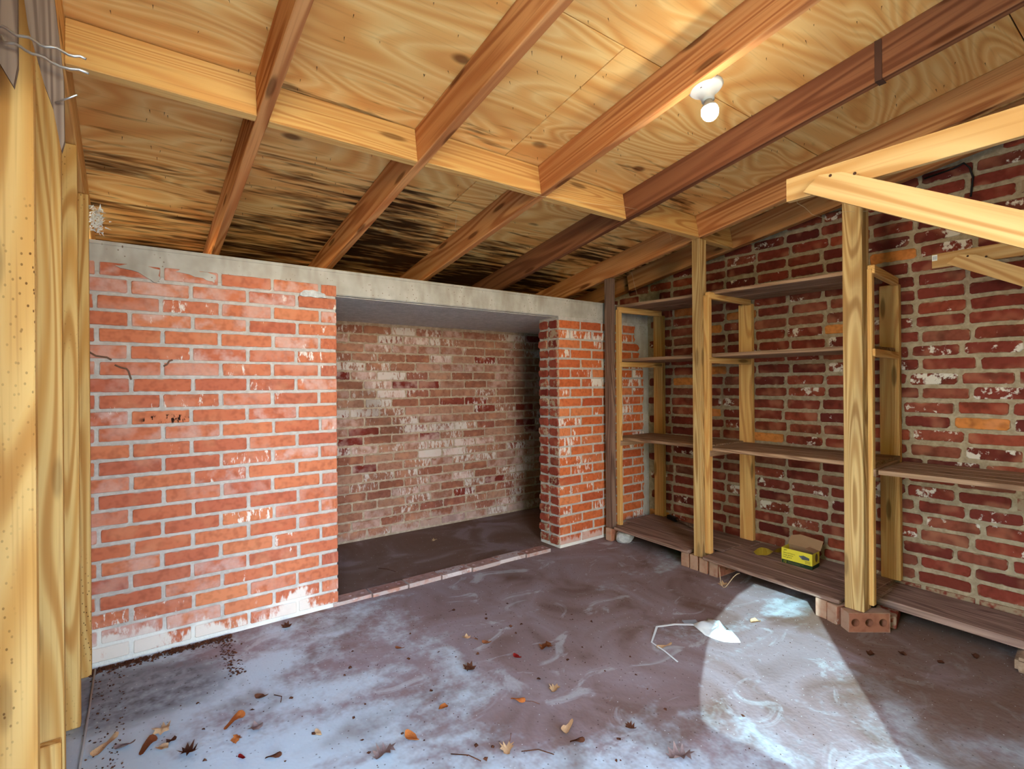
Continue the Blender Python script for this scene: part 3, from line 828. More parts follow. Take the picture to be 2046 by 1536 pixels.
# under the big near post
loose(2.836, 1.147, R(-8), 'leftmost of the three bricks under the near post, half under the shelf board', holes=False)
loose(2.815, 1.072, R(-20), 'middle brick of the three under the near post', holes=False)
HB2 = hole_brick_me(0.19, 0.09, 0.06, 0.0185)
o = link('loose_brick', HB2, BRICK_LOOSE, None, (2.782, 0.982, fz(0.98) + 0.0455), (0, 0, R(-38)))
tag(o, 'cored brick under the near post with three round holes facing the room', 'brick', 'loose bricks propping up the rack')
o = link('loose_brick', box_me(0.19, 0.09, 0.06, 0.006, 2, 'loose_brick'), BRICK_JAMB, None, (2.975, 0.955, fz(.95) + 0.031), (0, 0, R(12)))
tag(o, 'dark dirty brick lying flat just behind the near post', 'brick', 'loose bricks propping up the rack')
o = link('loose_brick', box_me(0.19, 0.056, 0.09, 0.004, 1, 'loose_brick'), BRICK_LOOSE, None, (2.852, 2.59, fz(2.59) + 0.0455), (0, 0, R(2)))
tag(o, 'single upright brick under the far grey post beside the pier', 'brick', 'loose bricks propping up the rack')
# rounded concrete lump
bm = bmesh.new(); bmesh.ops.create_icosphere(bm, subdivisions=3, radius=1.0)
for v_ in bm.verts:
    n = mnoise.noise(v_.co * 1.8) * 0.16
    v_.co = Vector((v_.co.x * 0.07, v_.co.y * 0.056, max(-0.75, min(0.9, v_.co.z)) * 0.05)) * (1 + n)
for f in bm.faces: f.smooth = True
o = link('concrete_lump', mesh_of(bm, 'concrete_lump'), M_LIME, None, (2.832, 2.50, fz(2.50) + 0.041))
tag(o, 'rounded whitish concrete lump propping the far end of the bottom shelf', 'rubble')
bm = bmesh.new(); bmesh.ops.create_cube(bm, size=1.0); bmesh.ops.scale(bm, vec=(0.20, 0.19, 0.06), verts=bm.verts)
bmesh.ops.bevel(bm, geom=bm.edges[:], offset=0.012, segments=2, affect='EDGES')
for v_ in bm.verts: v_.co += Vector((mnoise.noise(v_.co * 9), mnoise.noise(v_.co * 9 + Vector((5, 0, 0))), 0)) * 0.008
o = link('concrete_block', mesh_of(bm, 'concrete_block'), M_BLOCK, None, (2.982, 0.40, fz(0.40) + 0.0305), (0, 0, R(3)))
tag(o, 'chipped brown masonry block at the right edge under the bottom shelf', 'block')

# ------------------------------------------------------------------ overhead rack brackets on the near wall
def bracket(x, zt, yend, hh, label, tagged):
    b = empty('wall_bracket', (x, YN + 0.091, zt - 0.3))
    tag(b, label, 'bracket', 'timber rack brackets')
    board('arm', (x, YN + 0.091, zt - hh / 2), (x, yend, zt - hh / 2), 0.019, hh, W_BRACKET, b, bev=0.0015)
    # diagonal brace, on the room side of the arm, its upper end cut to a blunt point
    L = 1.75
    hw = hh * 0.52
    me = prism_me([(0, -hw), (L, -hw), (L, hw), (0.075, hw), (0.02, hw * 0.45)], 0.019, 'brace')
    ang = math.atan(0.57)
    o = bpy.data.objects.new('brace', me); C.objects.link(o); me.materials.append(W_BRACKET)
    o.parent = b
    d = Vector((0, -math.cos(ang), -math.sin(ang)))
    o.matrix_local = Matrix.Translation(Vector((x - 0.0195, yend - 0.075, zt - hh * 0.42)) - Vector(b['_o'])) @ frame_rot((0, 0, 0), d, (0, -math.sin(ang), math.cos(ang))).to_matrix().to_4x4()
    for (dy, dz) in ((0.13, 0.036), (0.19, 0.05)):
        n = lathe_me([(0.0001, -0.002), (0.0042, -0.002), (0.0042, 0.0), (0.0001, 0.0005)], 10, 'screw_head')
        link('screw_head', n, M_NAIL, b, (x - 0.0295, yend - dy, zt - dz), (0, R(-90), 0))
    if tagged:
        t_ = box_me(0.001, 0.019, 0.026, 0, 1, 'barcode_tag')
        tg = link('barcode_tag', t_, M_TAG, b, (x - 0.0102, yend - 0.011, zt - 0.018))
        for q in range(6):
            sub('barcode_bar', box_me(0.0006, 0.0014, 0.016, 0, 1, 'barcode_bar'), M_INKL, tg, (-0.0007, 0.006 - q * 0.0026, 0), None, (0, 0, 0))
    return b
bracket(1.6, 1.735, 0.762, 0.069, 'nearer pale pine bracket with a long diagonal brace, high in front of the big post', False)
bracket(2.95, 1.702, 0.762, 0.064, 'farther pine bracket with a barcode tag on its end, against the right brick wall', True)

# ------------------------------------------------------------------ ceiling lamp
lamp = empty('ceiling_lamp', (1.603, 1.035, 2.135))
tag(lamp, 'round white porcelain lampholder with a lit bare bulb beside a rafter', 'lamp')
tl = (math.atan(-S), 0, 0)
nrm = Vector((0, -S, -1)).normalized()
base = lathe_me([(0.0001, 0.012), (0.056, 0.012), (0.057, 0.006), (0.050, -0.002), (0.034, -0.012), (0.025, -0.026), (0.0215, -0.033), (0.0215, -0.042), (0.0001, -0.042)], 32, 'lampholder')
link('lampholder', base, M_WHITE, lamp, (1.603, 1.035, 2.135), tl)
box_ = lathe_me([(0.0001, 0.05), (0.043, 0.05), (0.043, 0.0), (0.0001, 0.0)], 8, 'junction_box')
link('junction_box', box_, M_RUST, lamp, Vector((1.606, 1.035, 2.135)) - nrm * 0.013, tl)
link('neck', lathe_me([(0.0001, 0), (0.0135, 0), (0.0145, -0.008), (0.021, -0.016), (0.0262, -0.024), (0.0268, -0.028), (0.0001, -0.028)], 24, 'neck'), flat('lamp_neck', rgb(150, 148, 142), 0.6), lamp, Vector((1.603, 1.035, 2.135)) + nrm * 0.0425, tl)
link('bulb', lathe_me([(0.0001, 0), (0.0262, -0.0002), (0.0284, -0.008), (0.0282, -0.018), (0.0245, -0.030), (0.0165, -0.0385), (0.008, -0.042), (0.0001, -0.043)], 16, 'bulb'),
     M_BULB, lamp, Vector((1.603, 1.035, 2.135)) + nrm * 0.0708, tl)
link('screw', lathe_me([(0.0001, 0.001), (0.004, 0.001), (0.004, -0.002), (0.0001, -0.002)], 8, 'screw'), M_NAIL, lamp, Vector((1.567, 1.03, 2.128)), tl)

# ------------------------------------------------------------------ box of sanding sponges on the bottom shelf
BL, BR_, BR2 = Vector((3.036, 1.494, 0)), Vector((3.041, 1.333, 0)), Vector((3.191, 1.35, 0))
zbx = fz(1.4) + 0.1145
boxo = empty('sponge_box', (3.05, 1.41, zbx))
tag(boxo, 'open yellow and green cardboard box of sanding sponges on the bottom shelf', 'box')
bw, bd, bh = 0.165, 0.10, 0.088
ux = Vector((0.0, -1, 0)).lerp(Vector((0.05, -1, 0)), 1).normalized()    # along the printed front, left to right
uy = Vector((-ux.y, ux.x, 0))                                              # into the box
o0 = Vector((3.036, 1.495, zbx))
tilt_z = math.atan(0.025)
def bpt(a, d, h): return o0 + ux * a + uy * d + Vector((0, 0, h - a * 0.024))
def quad(name, pts, mat, th=0.0012, parent=boxo):
    p = [Vector(q) for q in pts]
    n = (p[1] - p[0]).cross(p[-1] - p[0]).normalized() * th
    m = len(p)
    vv = [tuple(q) for q in p] + [tuple(q - n) for q in p]
    fc = [tuple(range(m)), tuple(range(2 * m - 1, m - 1, -1))] + [((i + 1) % m, i, m + i, m + (i + 1) % m) for i in range(m)]
    me = bpy.data.meshes.new(name); me.from_pydata(vv, [], fc); me.update()
    ob = link(name, me, mat, parent, (0, 0, 0)); ob.location = -Vector(parent['_o'])
    return ob
gz = 0.022
front_panel = quad('front_panel', [bpt(0, 0, gz), bpt(bw, 0, gz), bpt(bw, 0, bh), bpt(0, 0, bh)], M_BOXY)
quad('front_band', [bpt(0, 0, 0), bpt(bw, 0, 0), bpt(bw, 0, gz), bpt(0, 0, gz)], M_BOXG)
# right end: punched finger hole, so built of strips around it
quad('end_band', [bpt(bw, 0, 0), bpt(bw, bd, 0), bpt(bw, bd, gz), bpt(bw, 0, gz)], M_BOXG)
hole = [(0.058 + 0.018 * math.cos(k * math.pi / 8), 0.058 + 0.024 * math.sin(k * math.pi / 8)) for k in range(16)]
def end_ring():
    bm = bmesh.new()
    outer = [(0, gz), (bd, gz), (bd, bh), (0, bh)]
    ring = [bm.verts.new(bpt(bw, d, h)) for d, h in hole]
    oc = [bm.verts.new(bpt(bw, d, h)) for d, h in ((bd, bh), (0, bh), (0, gz), (bd, gz))]
    for q in range(4):
        i0 = q * 4 + 2
        for k in range(4):
            a, b = ring[(i0 + k) % 16], ring[(i0 + k + 1) % 16]
            bm.faces.new((a, b, oc[q] if k < 2 else oc[(q + 1) % 4]))
        bm.faces.new((oc[q], ring[(i0 + 2) % 16], oc[(q + 1) % 4]))
    return mesh_of(bm, 'end_panel')
o = link('end_panel', end_ring(), M_BOXY, boxo); o.location = -Vector(boxo['_o'])
quad('left_panel', [bpt(0, bd, 0), bpt(0, 0, 0), bpt(0, 0, bh), bpt(0, bd, bh)], M_BOXY)
quad('back_panel', [bpt(bw, bd, 0), bpt(0, bd, 0), bpt(0, bd, bh), bpt(bw, bd, bh)], M_CARD)
quad('bottom_panel', [bpt(0, 0, 0.001), bpt(bw, 0, 0.001), bpt(bw, bd, 0.001), bpt(0, bd, 0.001)], M_CARD)
quad('lid_flap', [bpt(-0.006, bd, bh), bpt(bw + 0.006, bd, bh), bpt(bw + 0.01, bd + 0.03, bh + 0.05), bpt(0.05, bd + 0.035, bh + 0.06), bpt(0.0, bd + 0.03, bh + 0.045)], M_CARD)
quad('side_flap', [bpt(bw, 0.03, bh), bpt(bw, bd, bh), bpt(bw - 0.05, bd - 0.01, bh + 0.012), bpt(bw - 0.055, 0.045, bh + 0.01)], M_CARD)
def text(body, a, h, size, mat, name):
    cu = bpy.data.curves.new(name, 'FONT'); cu.body = body; cu.size = size; cu.extrude = 0.0002; cu.resolution_u = 2
    tmp = bpy.data.objects.new(name, cu); C.objects.link(tmp)
    dg = bpy.context.evaluated_depsgraph_get()
    me = bpy.data.meshes.new_from_object(tmp.evaluated_get(dg))
    bpy.data.objects.remove(tmp)
    me.materials.clear()
    ob = bpy.data.objects.new(name, me); C.objects.link(ob); me.materials.append(mat)
    ob.parent = front_panel
    zz = Vector((0, 0, 1)); nn = ux.cross(zz)
    xv = (ux - Vector((0, 0, 0.024))).normalized()
    M = Matrix((xv, zz, nn)).transposed().to_4x4()
    ob.matrix_local = Matrix.Translation(bpt(a, -0.0006, h)) @ M
    return ob
text('3M', 0.012, 0.073, 0.013, M_INK, 'logo_print')
text('General Purpose', 0.010, 0.059, 0.0095, M_INK, 'title_print')
text('Usage général', 0.010, 0.047, 0.0095, M_INK, 'title_print')
text('Uso general', 0.010, 0.035, 0.0095, M_INK, 'title_print')
text('12', 0.010, 0.005, 0.018, M_BOXY, 'count_print')
# printed picture of a grey sponge
def pict(pts, mat, nm):
    q_ = quad(nm, [bpt(a, -0.0007, h) for a, h in pts], mat, 0.0002)
    q_.parent = front_panel; q_.location = (0, 0, 0)
    return q_
pict([(0.095, 0.062), (0.112, 0.046), (0.150, 0.049), (0.150, 0.062), (0.120, 0.070)], M_INKG, 'sponge_print')
pict([(0.095, 0.0625), (0.112, 0.0465), (0.112, 0.057), (0.099, 0.067)], M_INKL, 'sponge_print')
for q in range(3): pict([(0.127, 0.040 - q * 0.006), (0.155, 0.040 - q * 0.006), (0.155, 0.0425 - q * 0.006), (0.127, 0.0425 - q * 0.006)], flat('ink_olive%d' % q, rgb(150, 136, 50)), 'fine_print')
for q in range(2): pict([(0.034, 0.013 - q * 0.006), (0.12 - q * 0.02, 0.013 - q * 0.006), (0.12 - q * 0.02, 0.016 - q * 0.006), (0.034, 0.016 - q * 0.006)], flat('ink_dim%d' % q, rgb(104, 104, 70)), 'fine_print')
# torn yellow paper strip beside the box
bm = bmesh.new(); rows_ = []
pA, pB = Vector((3.032, 1.655, 0)), Vector((3.14, 1.53, 0))
for k in range(13):
    u = k / 12.0
    p = pA.lerp(pB, u); ang = math.sin(u * 5.5) * 0.9
    side = Vector((0.75, 0.66, 0))
    w = 0.024
    zc = 0.008 + 0.03 * u
    dv = side * math.cos(ang) * w + Vector((0, 0, math.sin(ang) * w))
    b0 = p + Vector((0, 0, fz(1.6) + 0.115 + max(zc, abs(dv.z) + 0.002)))
    rows_.append((bm.verts.new(b0 - dv), bm.verts.new(b0 + dv)))
for k in range(12): bm.faces.new((rows_[k][0], rows_[k][1], rows_[k + 1][1], rows_[k + 1][0]))
bmesh.ops.solidify(bm, geom=bm.faces[:], thickness=0.0008)
for f in bm.faces: f.smooth = True
o = link('paper_strip', mesh_of(bm, 'paper_strip'), M_TAPE, None)
tag(o, 'twisted torn yellow paper strip lying left of the yellow box', 'paper')

# small black brush left at the back of the bottom shelf
br = empty('hand_brush', (3.235, 2.38, fz(2.38) + 0.116))
tag(br, 'small black hand brush lying on the far bottom shelf by the wall', 'brush')
bz = fz(2.38) + 0.1165
board('bristle_head', (3.25, 2.44, bz + 0.016), (3.215, 2.34, bz + 0.016), 0.035, 0.03, M_BLACK, br, bev=0.006)
link('handle', tube_me([(3.215, 2.345, bz + 0.02), (3.18, 2.24, bz + 0.014), (3.15, 2.14, bz + 0.009)], [0.008, 0.007, 0.008], 8, 'handle'), W_GREY, br).location = -Vector(br['_o'])

# ------------------------------------------------------------------ things on the floor
# bent white plastic strap
def strip_me(pts, w, th, name):
    bm = bmesh.new(); n = len(pts); rows = []
    for i, p in enumerate(pts):
        p = Vector(p); d = (Vector(pts[min(i + 1, n - 1)]) - Vector(pts[max(i - 1, 0)])); d.z = 0; d.normalize()
        s = Vector((-d.y, d.x, 0)) * (w[i] if isinstance(w, (list, tuple)) else w) / 2
        rows.append([bm.verts.new(p - s), bm.verts.new(p + s), bm.verts.new(p + s + Vector((0, 0, th))), bm.verts.new(p - s + Vector((0, 0, th)))])
    for i in range(n - 1):
        for k in range(4): bm.faces.new((rows[i][k], rows[i][(k + 1) % 4], rows[i + 1][(k + 1) % 4], rows[i + 1][k]))
    bm.faces.new(rows[0][::-1]); bm.faces.new(rows[-1])
    bmesh.ops.recalc_face_normals(bm, faces=bm.faces)
    return mesh_of(bm, name)
def fp(x, y, dz=0.001): return (x, y, fz(y) + dz)
o = link('plastic_strap', strip_me([fp(2.16, 1.472, .004), fp(2.07, 1.52, .012), fp(1.99, 1.563, .006), fp(1.857, 1.488, .004), fp(1.838, 1.405, .008), fp(1.82, 1.325, .003)], [0.014, 0.013, 0.011, 0.007, 0.006, 0.006], 0.002, 'plastic_strap'), M_PLASTIC)
tag(o, 'thin white plastic strap bent into an angle on the floor', 'strap')
o = link('plastic_offcut', strip_me([fp(2.137, 1.522, .002), fp(2.195, 1.486, .004)], 0.036, 0.002, 'plastic_offcut'), flat('grey_plastic', rgb(150, 156, 164), 0.5))
tag(o, 'flat grey plastic offcut on the floor behind the white strap', 'plastic')
# crumpled rag half in the sun
bm = bmesh.new()
outl = [(2.150, 1.482), (2.125, 1.43), (2.112, 1.388), (2.112, 1.34), (2.12, 1.302), (2.150, 1.275), (2.182, 1.258), (2.205, 1.282), (2.225, 1.315), (2.25, 1.36), (2.27, 1.413), (2.272, 1.45), (2.262, 1.476), (2.22, 1.455), (2.185, 1.478)]
cx, cy = 2.19, 1.37
NR = 7; grid = []
rg = random.Random(4)
for k, (x, y) in enumerate(outl):
    colv = []
    for r_ in range(NR):
        u = r_ / (NR - 1)
        X, Y = cx + (x - cx) * (1 - u), cy + (y - cy) * (1 - u)
        fold = 0.5 + 0.5 * math.sin(k * 1.9 + u * 3.0)
        h = 0.002 + (0.022 * fold + 0.012 * u) * min(1, u * 3.0 + 0.12) + 0.006 * abs(mnoise.noise(Vector((X * 30, Y * 30, 0))))
        colv.append(bm.verts.new((X + mnoise.noise(Vector((X * 40, Y * 40, 3))) * 0.006, Y, fz(Y) + h)))
    grid.append(colv)
for k in range(len(outl)):
    a, b = grid[k], grid[(k + 1) % len(outl)]
    for r_ in range(NR - 1): bm.faces.new((a[r_], b[r_], b[r_ + 1], a[r_ + 1]))
bmesh.ops.remove_doubles(bm, verts=bm.verts, dist=0.0008)
bmesh.ops.recalc_face_normals(bm, faces=bm.faces)
for f in bm.faces: f.smooth = True
o = link('crumpled_rag', mesh_of(bm, 'crumpled_rag'), M_RAG)
o.modifiers.new('thick', 'SOLIDIFY').thickness = 0.0012
tag(o, 'crumpled white rag lying half in the patch of sun', 'rag')
# thin rod along the left wall
o = link('thin_rod', tube_me([fp(-0.118, 2.64, .006), fp(-0.122, 2.3, .008), fp(-0.130, 1.9, .005)], 0.0038, 6, 'thin_rod'), M_ROD)
tag(o, 'thin grey rod lying on the floor along the left stud wall', 'rod')
# loop of twine under the shelf edge
tw = []
for k in range(13):
    a = math.pi * k / 12
    tw.append((2.73 - 0.06 * math.sin(a), 1.70 - 0.125 * (k / 12), fz(1.65) + 0.004 + 0.085 * abs(math.cos(a)) ** 2))
o = link('twine_loop', tube_me(tw, 0.0022, 5, 'twine_loop'), M_CORD)
tag(o, 'pale loop of twine hanging below the edge of the bottom shelf', 'twine')

# leaves
def leaf_me(kind, seed):
    rl = random.Random(seed)
    if kind == 'oak':
        out = [(0, -.5), (.10, -.34), (.30, -.36), (.20, -.18), (.44, -.10), (.22, .02), (.46, .18), (.20, .22), (.24, .40), (.06, .36), (0, .5), (-.06, .36), (-.24, .40), (-.20, .22), (-.46, .18), (-.22, .02), (-.44, -.10), (-.20, -.18), (-.30, -.36), (-.10, -.34)]
    elif kind == 'maple':
        out = [(0, -.42), (.14, -.26), (.40, -.34), (.30, -.10), (.52, .06), (.30, .12), (.34, .34), (.12, .26), (0, .54), (-.12, .26), (-.34, .34), (-.30, .12), (-.52, .06), (-.30, -.10), (-.40, -.34), (-.14, -.26)]
    elif kind == 'oval':
        out = [(0.24 * math.sin(a) * (1 + .08 * math.sin(5 * a)), -.5 * math.cos(a)) for a in [2 * math.pi * k / 16 for k in range(16)]]
    else:
        out = [((.3 + .25 * rl.random()) * math.sin(a), -(.35 + .2 * rl.random()) * math.cos(a)) for a in [2 * math.pi * k / 9 for k in range(9)]]
    bm = bmesh.new(); curl = rl.uniform(0.35, 1.1); tw = rl.uniform(-.5, .5); ph = rl.uniform(0, 6)
    def lift(x, y): return curl * (x * x * 0.9 + (y - .1) * (y - .1) * 0.35) + 0.10 * math.sin(7 * x + 5 * y + ph) + tw * x * y * 0.6
    rings = []
    for s_ in (1.0, 0.62):
        rings.append([bm.verts.new((x * s_ * (1 - 0.2 * curl), y * s_, lift(x * s_, y * s_))) for x, y in out])
    cv = bm.verts.new((0, 0, lift(0, 0)))
    n = len(out)
    for i in range(n):
        bm.faces.new((rings[0][i], rings[0][(i + 1) % n], rings[1][(i + 1) % n], rings[1][i]))
        bm.faces.new((rings[1][i], rings[1][(i + 1) % n], cv))
    zm = min(v_.co.z for v_ in bm.verts)
    for v_ in bm.verts: v_.co.z -= zm
    for f in bm.faces: f.smooth = True
    me = mesh_of(bm, 'leaf'); return me
LV = {k: [leaf_me(k, s_ * 17 + 3) for s_ in range(3)] for k in ('oak', 'maple', 'oval', 'scrap')}
def dupme(me, mat):
    m = me.copy(); m.materials.clear(); m.materials.append(mat); return m
rl = random.Random(31)
def leaf(x, y, size, kind, mat, label, rot=None, group=None, stem=False, z=None):
    me = dupme(rl.choice(LV[kind]), mat)
    zz = (fz(y) if z is None else z) + 0.0015
    if stem:
        e_ = empty('dry_leaf', (x, y, zz)); r_ = rl.uniform(0, 6.28) if rot is None else rot
        e_.rotation_euler = (0, 0, r_)
        a = bpy.data.objects.new('blade', me); C.objects.link(a); a.parent = e_; a.scale = (size,) * 3
        s_ = tube_me([(0, -0.45 * size, 0.006), (0.004, -0.9 * size, 0.010), (0.012, -1.35 * size, 0.002)], 0.0009, 5, 'stem')
        b = bpy.data.objects.new('stem', s_); C.objects.link(b); s_.materials.append(L_BROWN); b.parent = e_
        return tag(e_, label, 'leaf', group)
    o = link('dry_leaf', me, mat, None, (x, y, zz), (rl.uniform(-.08, .08), rl.uniform(-.08, .08), rl.uniform(0, 6.28) if rot is None else rot))
    o.scale = (size,) * 3
    return tag(o, label, 'leaf', group)
G = 'dry leaves on the floor'
leaf(0.28, 1.98, 0.085, 'oval', L_ORANGE, 'large curled orange-brown leaf on the pale floor, right of the damp patch', 2.2, G)
leaf(0.08, 2.07, 0.07, 'maple', L_TAN, 'ragged tan leaf at the edge of the dark damp patch by the left wall', 0.6, G)
leaf(0.04, 2.01, 0.08, 'oval', L_BROWN, 'long brown leaf touching the tan leaf near the left wall', 2.6, G)
leaf(0.075, 1.97, 0.045, 'scrap', L_TAN, 'small pale yellow leaf in front of the long brown leaf', 0.4, G)
leaf(-0.07, 2.08, 0.085, 'oval', L_TAN, 'long tan curled leaf nearest the left studs', 2.2, G)
leaf(-0.02, 2.05, 0.06, 'oval', L_GREY, 'grey-brown leaf just right of the long tan leaf', 1.2, G)
leaf(0.14, 1.9, 0.075, 'oak', L_DARK, 'dark brown lobed oak leaf near the bottom left corner', 0.4, G)
leaf(0.33, 1.9, 0.05, 'scrap', L_GREY, 'small grey leaf right of the large curled orange leaf', 0.9, G)
leaf(0.10, 1.99, 0.035, 'scrap', L_DARK, 'little dark leaf between the tan leaf and the oak leaf', 1.9, G)
leaf(0.27, 1.88, 0.045, 'oak', L_ORANGE, 'small orange lobed leaf below the large curled leaf', 2.9, G)
leaf(0.27, 1.78, 0.04, 'oval', L_RED, 'small bright red leaf at the bottom edge of the picture', 0.3, G)
leaf(0.35, 1.73, 0.05, 'oval', L_DARK, 'narrow dark leaf right of the small red leaf', 1.1, G)
leaf(0.49, 1.75, 0.045, 'oval', L_TAN, 'pale upright tan leaf alone on the left foreground floor', 0.1, G)
leaf(0.38, 2.07, 0.05, 'oval', L_DARK, 'dark twisted leaf on the floor in front of the left brick wall', 1.0, G)
leaf(0.58, 2.57, 0.055, 'maple', L_DARK, 'dark brown leaf against the foot of the left brick wall', 0.8, G)
leaf(0.93, 2.09, 0.045, 'oval', L_BROWN, 'brown leaf left of centre, in front of the brick sill', 0.6, G)
leaf(1.21, 2.0, 0.042, 'scrap', L_TAN, 'pale tan leaf with a thin stem in the middle of the floor', 0.4, G, True)
leaf(1.26, 1.91, 0.045, 'oval', L_BROWN, 'small brown curled leaf in the middle of the floor right of the stemmed leaf', 0.7, G)
leaf(1.30, 1.74, 0.045, 'oval', L_RED, 'dark red oval leaf in the middle of the floor', 0.2, G)
leaf(1.45, 1.73, 0.075, 'oak', L_BROWN, 'reddish brown crumpled oak leaf, largest in the middle of the floor', 1.8, G)
leaf(1.09, 1.78, 0.06, 'maple', L_DARK, 'dark crumpled leaf clump in the middle of the floor', 0.5, G)
leaf(1.28, 1.48, 0.055, 'maple', L_TAN, 'tan star-shaped leaf right of centre in the foreground', 2.0, G)
leaf(1.13, 1.51, 0.06, 'oval', L_ORANGE, 'faded orange leaf with a drooping stem right of centre', 0.5, G, True)
leaf(0.89, 1.63, 0.04, 'scrap', L_ORANGE, 'small red-brown leaf scrap in the centre foreground', 0.9, G)
leaf(0.73, 1.55, 0.07, 'oval', L_ORANGE, 'curled orange-brown leaf standing on edge in the centre foreground', 0.2, G)
leaf(0.95, 1.33, 0.06, 'maple', L_TAN, 'pale maple leaf with a long stem in the foreground', 2.2, G, True)
leaf(1.17, 1.29, 0.07, 'oval', L_TAN, 'broad tan leaf in the right foreground before the sun patch', 1.9, G)
leaf(1.16, 1.23, 0.05, 'oval', L_DARK, 'forked dark leaf just below the broad tan leaf', 0.9, G)
leaf(1.35, 1.17, 0.045, 'oak', L_DARK, 'small dark leaf left of the patch of sun', 0.2, G)
leaf(0.63, 1.54, 0.08, 'oak', L_GREY, 'flat faded brown leaf at the bottom edge left of centre', 1.6, G)
leaf(1.37, 0.99, 0.09, 'oak', L_GREY, 'pale brown leaf at the bottom edge beside the patch of sun', 0.7, G)
leaf(2.70, 1.655, 0.06, 'maple', L_TAN, 'pale tan leaf by the twine in front of the bottom shelf', 0.7, G)
leaf(2.42, 1.32, 0.055, 'scrap', L_TAN, 'tan leaf lying inside the patch of sun', 0.7, G)
leaf(1.87, 1.43, 0.07, 'oval', L_TAN, 'long tan leaf inside the bend of the white strap', 1.0, G)
leaf(1.76, 3.34, 0.05, 'maple', L_TAN, 'pale leaf on the dark floor inside the brick niche', 1.4, G)
leaf(1.29, 2.27, 0.035, 'oval', L_DARK, 'dark leaf on the floor closest to the brick sill', 1.4, G)
for x, y, sz_, lab in ((2.55, 0.88, 0.045, 'largest dark clod on the brown floor, just below the cored brick'), (2.66, 0.8, 0.034, 'dark clod on the brown floor a step right of the largest clod'),
                       (2.89, 0.61, 0.036, 'dark clod farthest right, close to the masonry block'), (2.71, 0.68, 0.03, 'small dark clod on the brown floor midway to the masonry block')):
    leaf(x, y, sz_, 'scrap', L_DARK, lab, None, 'dark clods right of the sun patch')
# twigs
for pts, lab in (([fp(0.42, 2.06, .003), fp(0.44, 2.03, .005), fp(0.43, 2.0, .003)], 'short dark twig on the floor in front of the left brick wall'),
                 ([fp(0.985, 1.30, .003), fp(1.03, 1.27, .008), fp(1.06, 1.23, .003)], 'thin brown twig beside the pale maple leaf'),
                 ([fp(1.28, 2.93, .003), fp(1.25, 2.98, .01), fp(1.22, 3.05, .003)], 'small dark twig on the niche floor behind the sill'),
                 ([fp(0.80, 1.42, .003), fp(0.84, 1.38, .006), fp(0.86, 1.34, .003)], 'thin twig in the centre foreground')):
    o = link('twig', tube_me(pts, 0.0016, 5, 'twig'), L_DARK); tag(o, lab, 'twig', 'twigs on the floor')
# soil and litter swept against the wall foot, grit on the floor
bm = bmesh.new(); rd = random.Random(13)
def chip(x, y, s_):
    z0 = fz(y)
    a = rd.uniform(0, 6.28)
    pts = [Vector((x + s_ * math.cos(a + q) * rd.uniform(.5, 1.2), y + s_ * math.sin(a + q) * rd.uniform(.5, 1.2), z0 + rd.uniform(0, s_ * .6))) for q in (0, 1.6, 3.1, 4.6)]
    vq = [bm.verts.new(p) for p in pts]; tp = bm.verts.new((x, y, z0 + s_ * rd.uniform(.5, 1.1)))
    for q in range(4): bm.faces.new((vq[q], vq[(q + 1) % 4], tp))
for k in range(900):
    x = rd.uniform(-0.14, 0.36); y = 2.652 - abs(rd.gauss(0, 0.022)) - 0.004
    chip(x, y, rd.uniform(0.003, 0.009))
for k in range(120):
    chip(0.33 + rd.gauss(0, 0.02), rd.uniform(2.28, 2.6), rd.uniform(0.003, 0.008))
for k in range(150):
    chip(rd.uniform(-0.13, -0.02), rd.uniform(1.95, 2.64), rd.uniform(0.002, 0.006))
o = link('soil_litter', mesh_of(bm, 'soil_litter'), L_DARK, None, (0, 0, 0), None, 'stuff')
tag(o, 'dark soil and litter swept along the foot of the left brick wall', 'litter')
bm = bmesh.new()
for k in range(700):
    x = rd.uniform(0.0, 3.0); y = rd.uniform(0.5, 2.6)
    chip(x, y, rd.uniform(0.0012, 0.0036))
for k in range(90):
    chip(rd.uniform(0.0, 1.8), rd.uniform(0.95, 2.2), rd.uniform(0.004, 0.011))
o = link('floor_grit', mesh_of(bm, 'floor_grit'), L_DARK, None, (0, 0, 0), None, 'stuff')
tag(o, 'dark grit and leaf crumbs scattered over the concrete floor', 'grit')

# ------------------------------------------------------------------ left corner: pickets, wire, nail, tuft
def picket(pts, y, label):
    zc_ = sum(p[1] for p in pts) / len(pts)
    me = prism_me([(z - zc_, -x) for x, z in pts], 0.016, 'old_picket')
    o = link('old_picket', me, W_PICKET, None, (0, y, zc_), (0, R(-90), 0))
    return tag(o, label, 'picket', 'weathered pickets hanging in the corner')
picket([(-0.163, 1.92), (-0.150, 1.80), (-0.128, 1.70), (-0.116, 1.66), (-0.104, 1.58), (-0.0995, 1.60), (-0.1, 1.72), (-0.112, 1.86), (-0.12, 1.96)], 1.325, 'larger grey pointed old picket hanging point down in the top left corner')
picket([(-0.24, 1.92), (-0.24, 1.83), (-0.19, 1.72), (-0.170, 1.68), (-0.164, 1.72), (-0.164, 1.92)], 1.318, 'smaller grey pointed old picket at the far top left edge')
def wob(pts, a=0.003):
    out = []
    for i in range(len(pts) - 1):
        p, q = Vector(pts[i]), Vector(pts[i + 1])
        for k in range(4):
            u = k / 4; r_ = p.lerp(q, u); r_.z += a * math.sin((i * 4 + k) * 1.3); out.append(tuple(r_))
    out.append(pts[-1]); return out
o = link('steel_wire', tube_me(wob([(-0.187, 1.29, 1.772), (-0.16, 1.285, 1.765), (-0.13, 1.28, 1.757), (-0.098, 1.275, 1.752), (-0.064, 1.27, 1.748)]), 0.0026, 6, 'steel_wire'), M_STEEL)
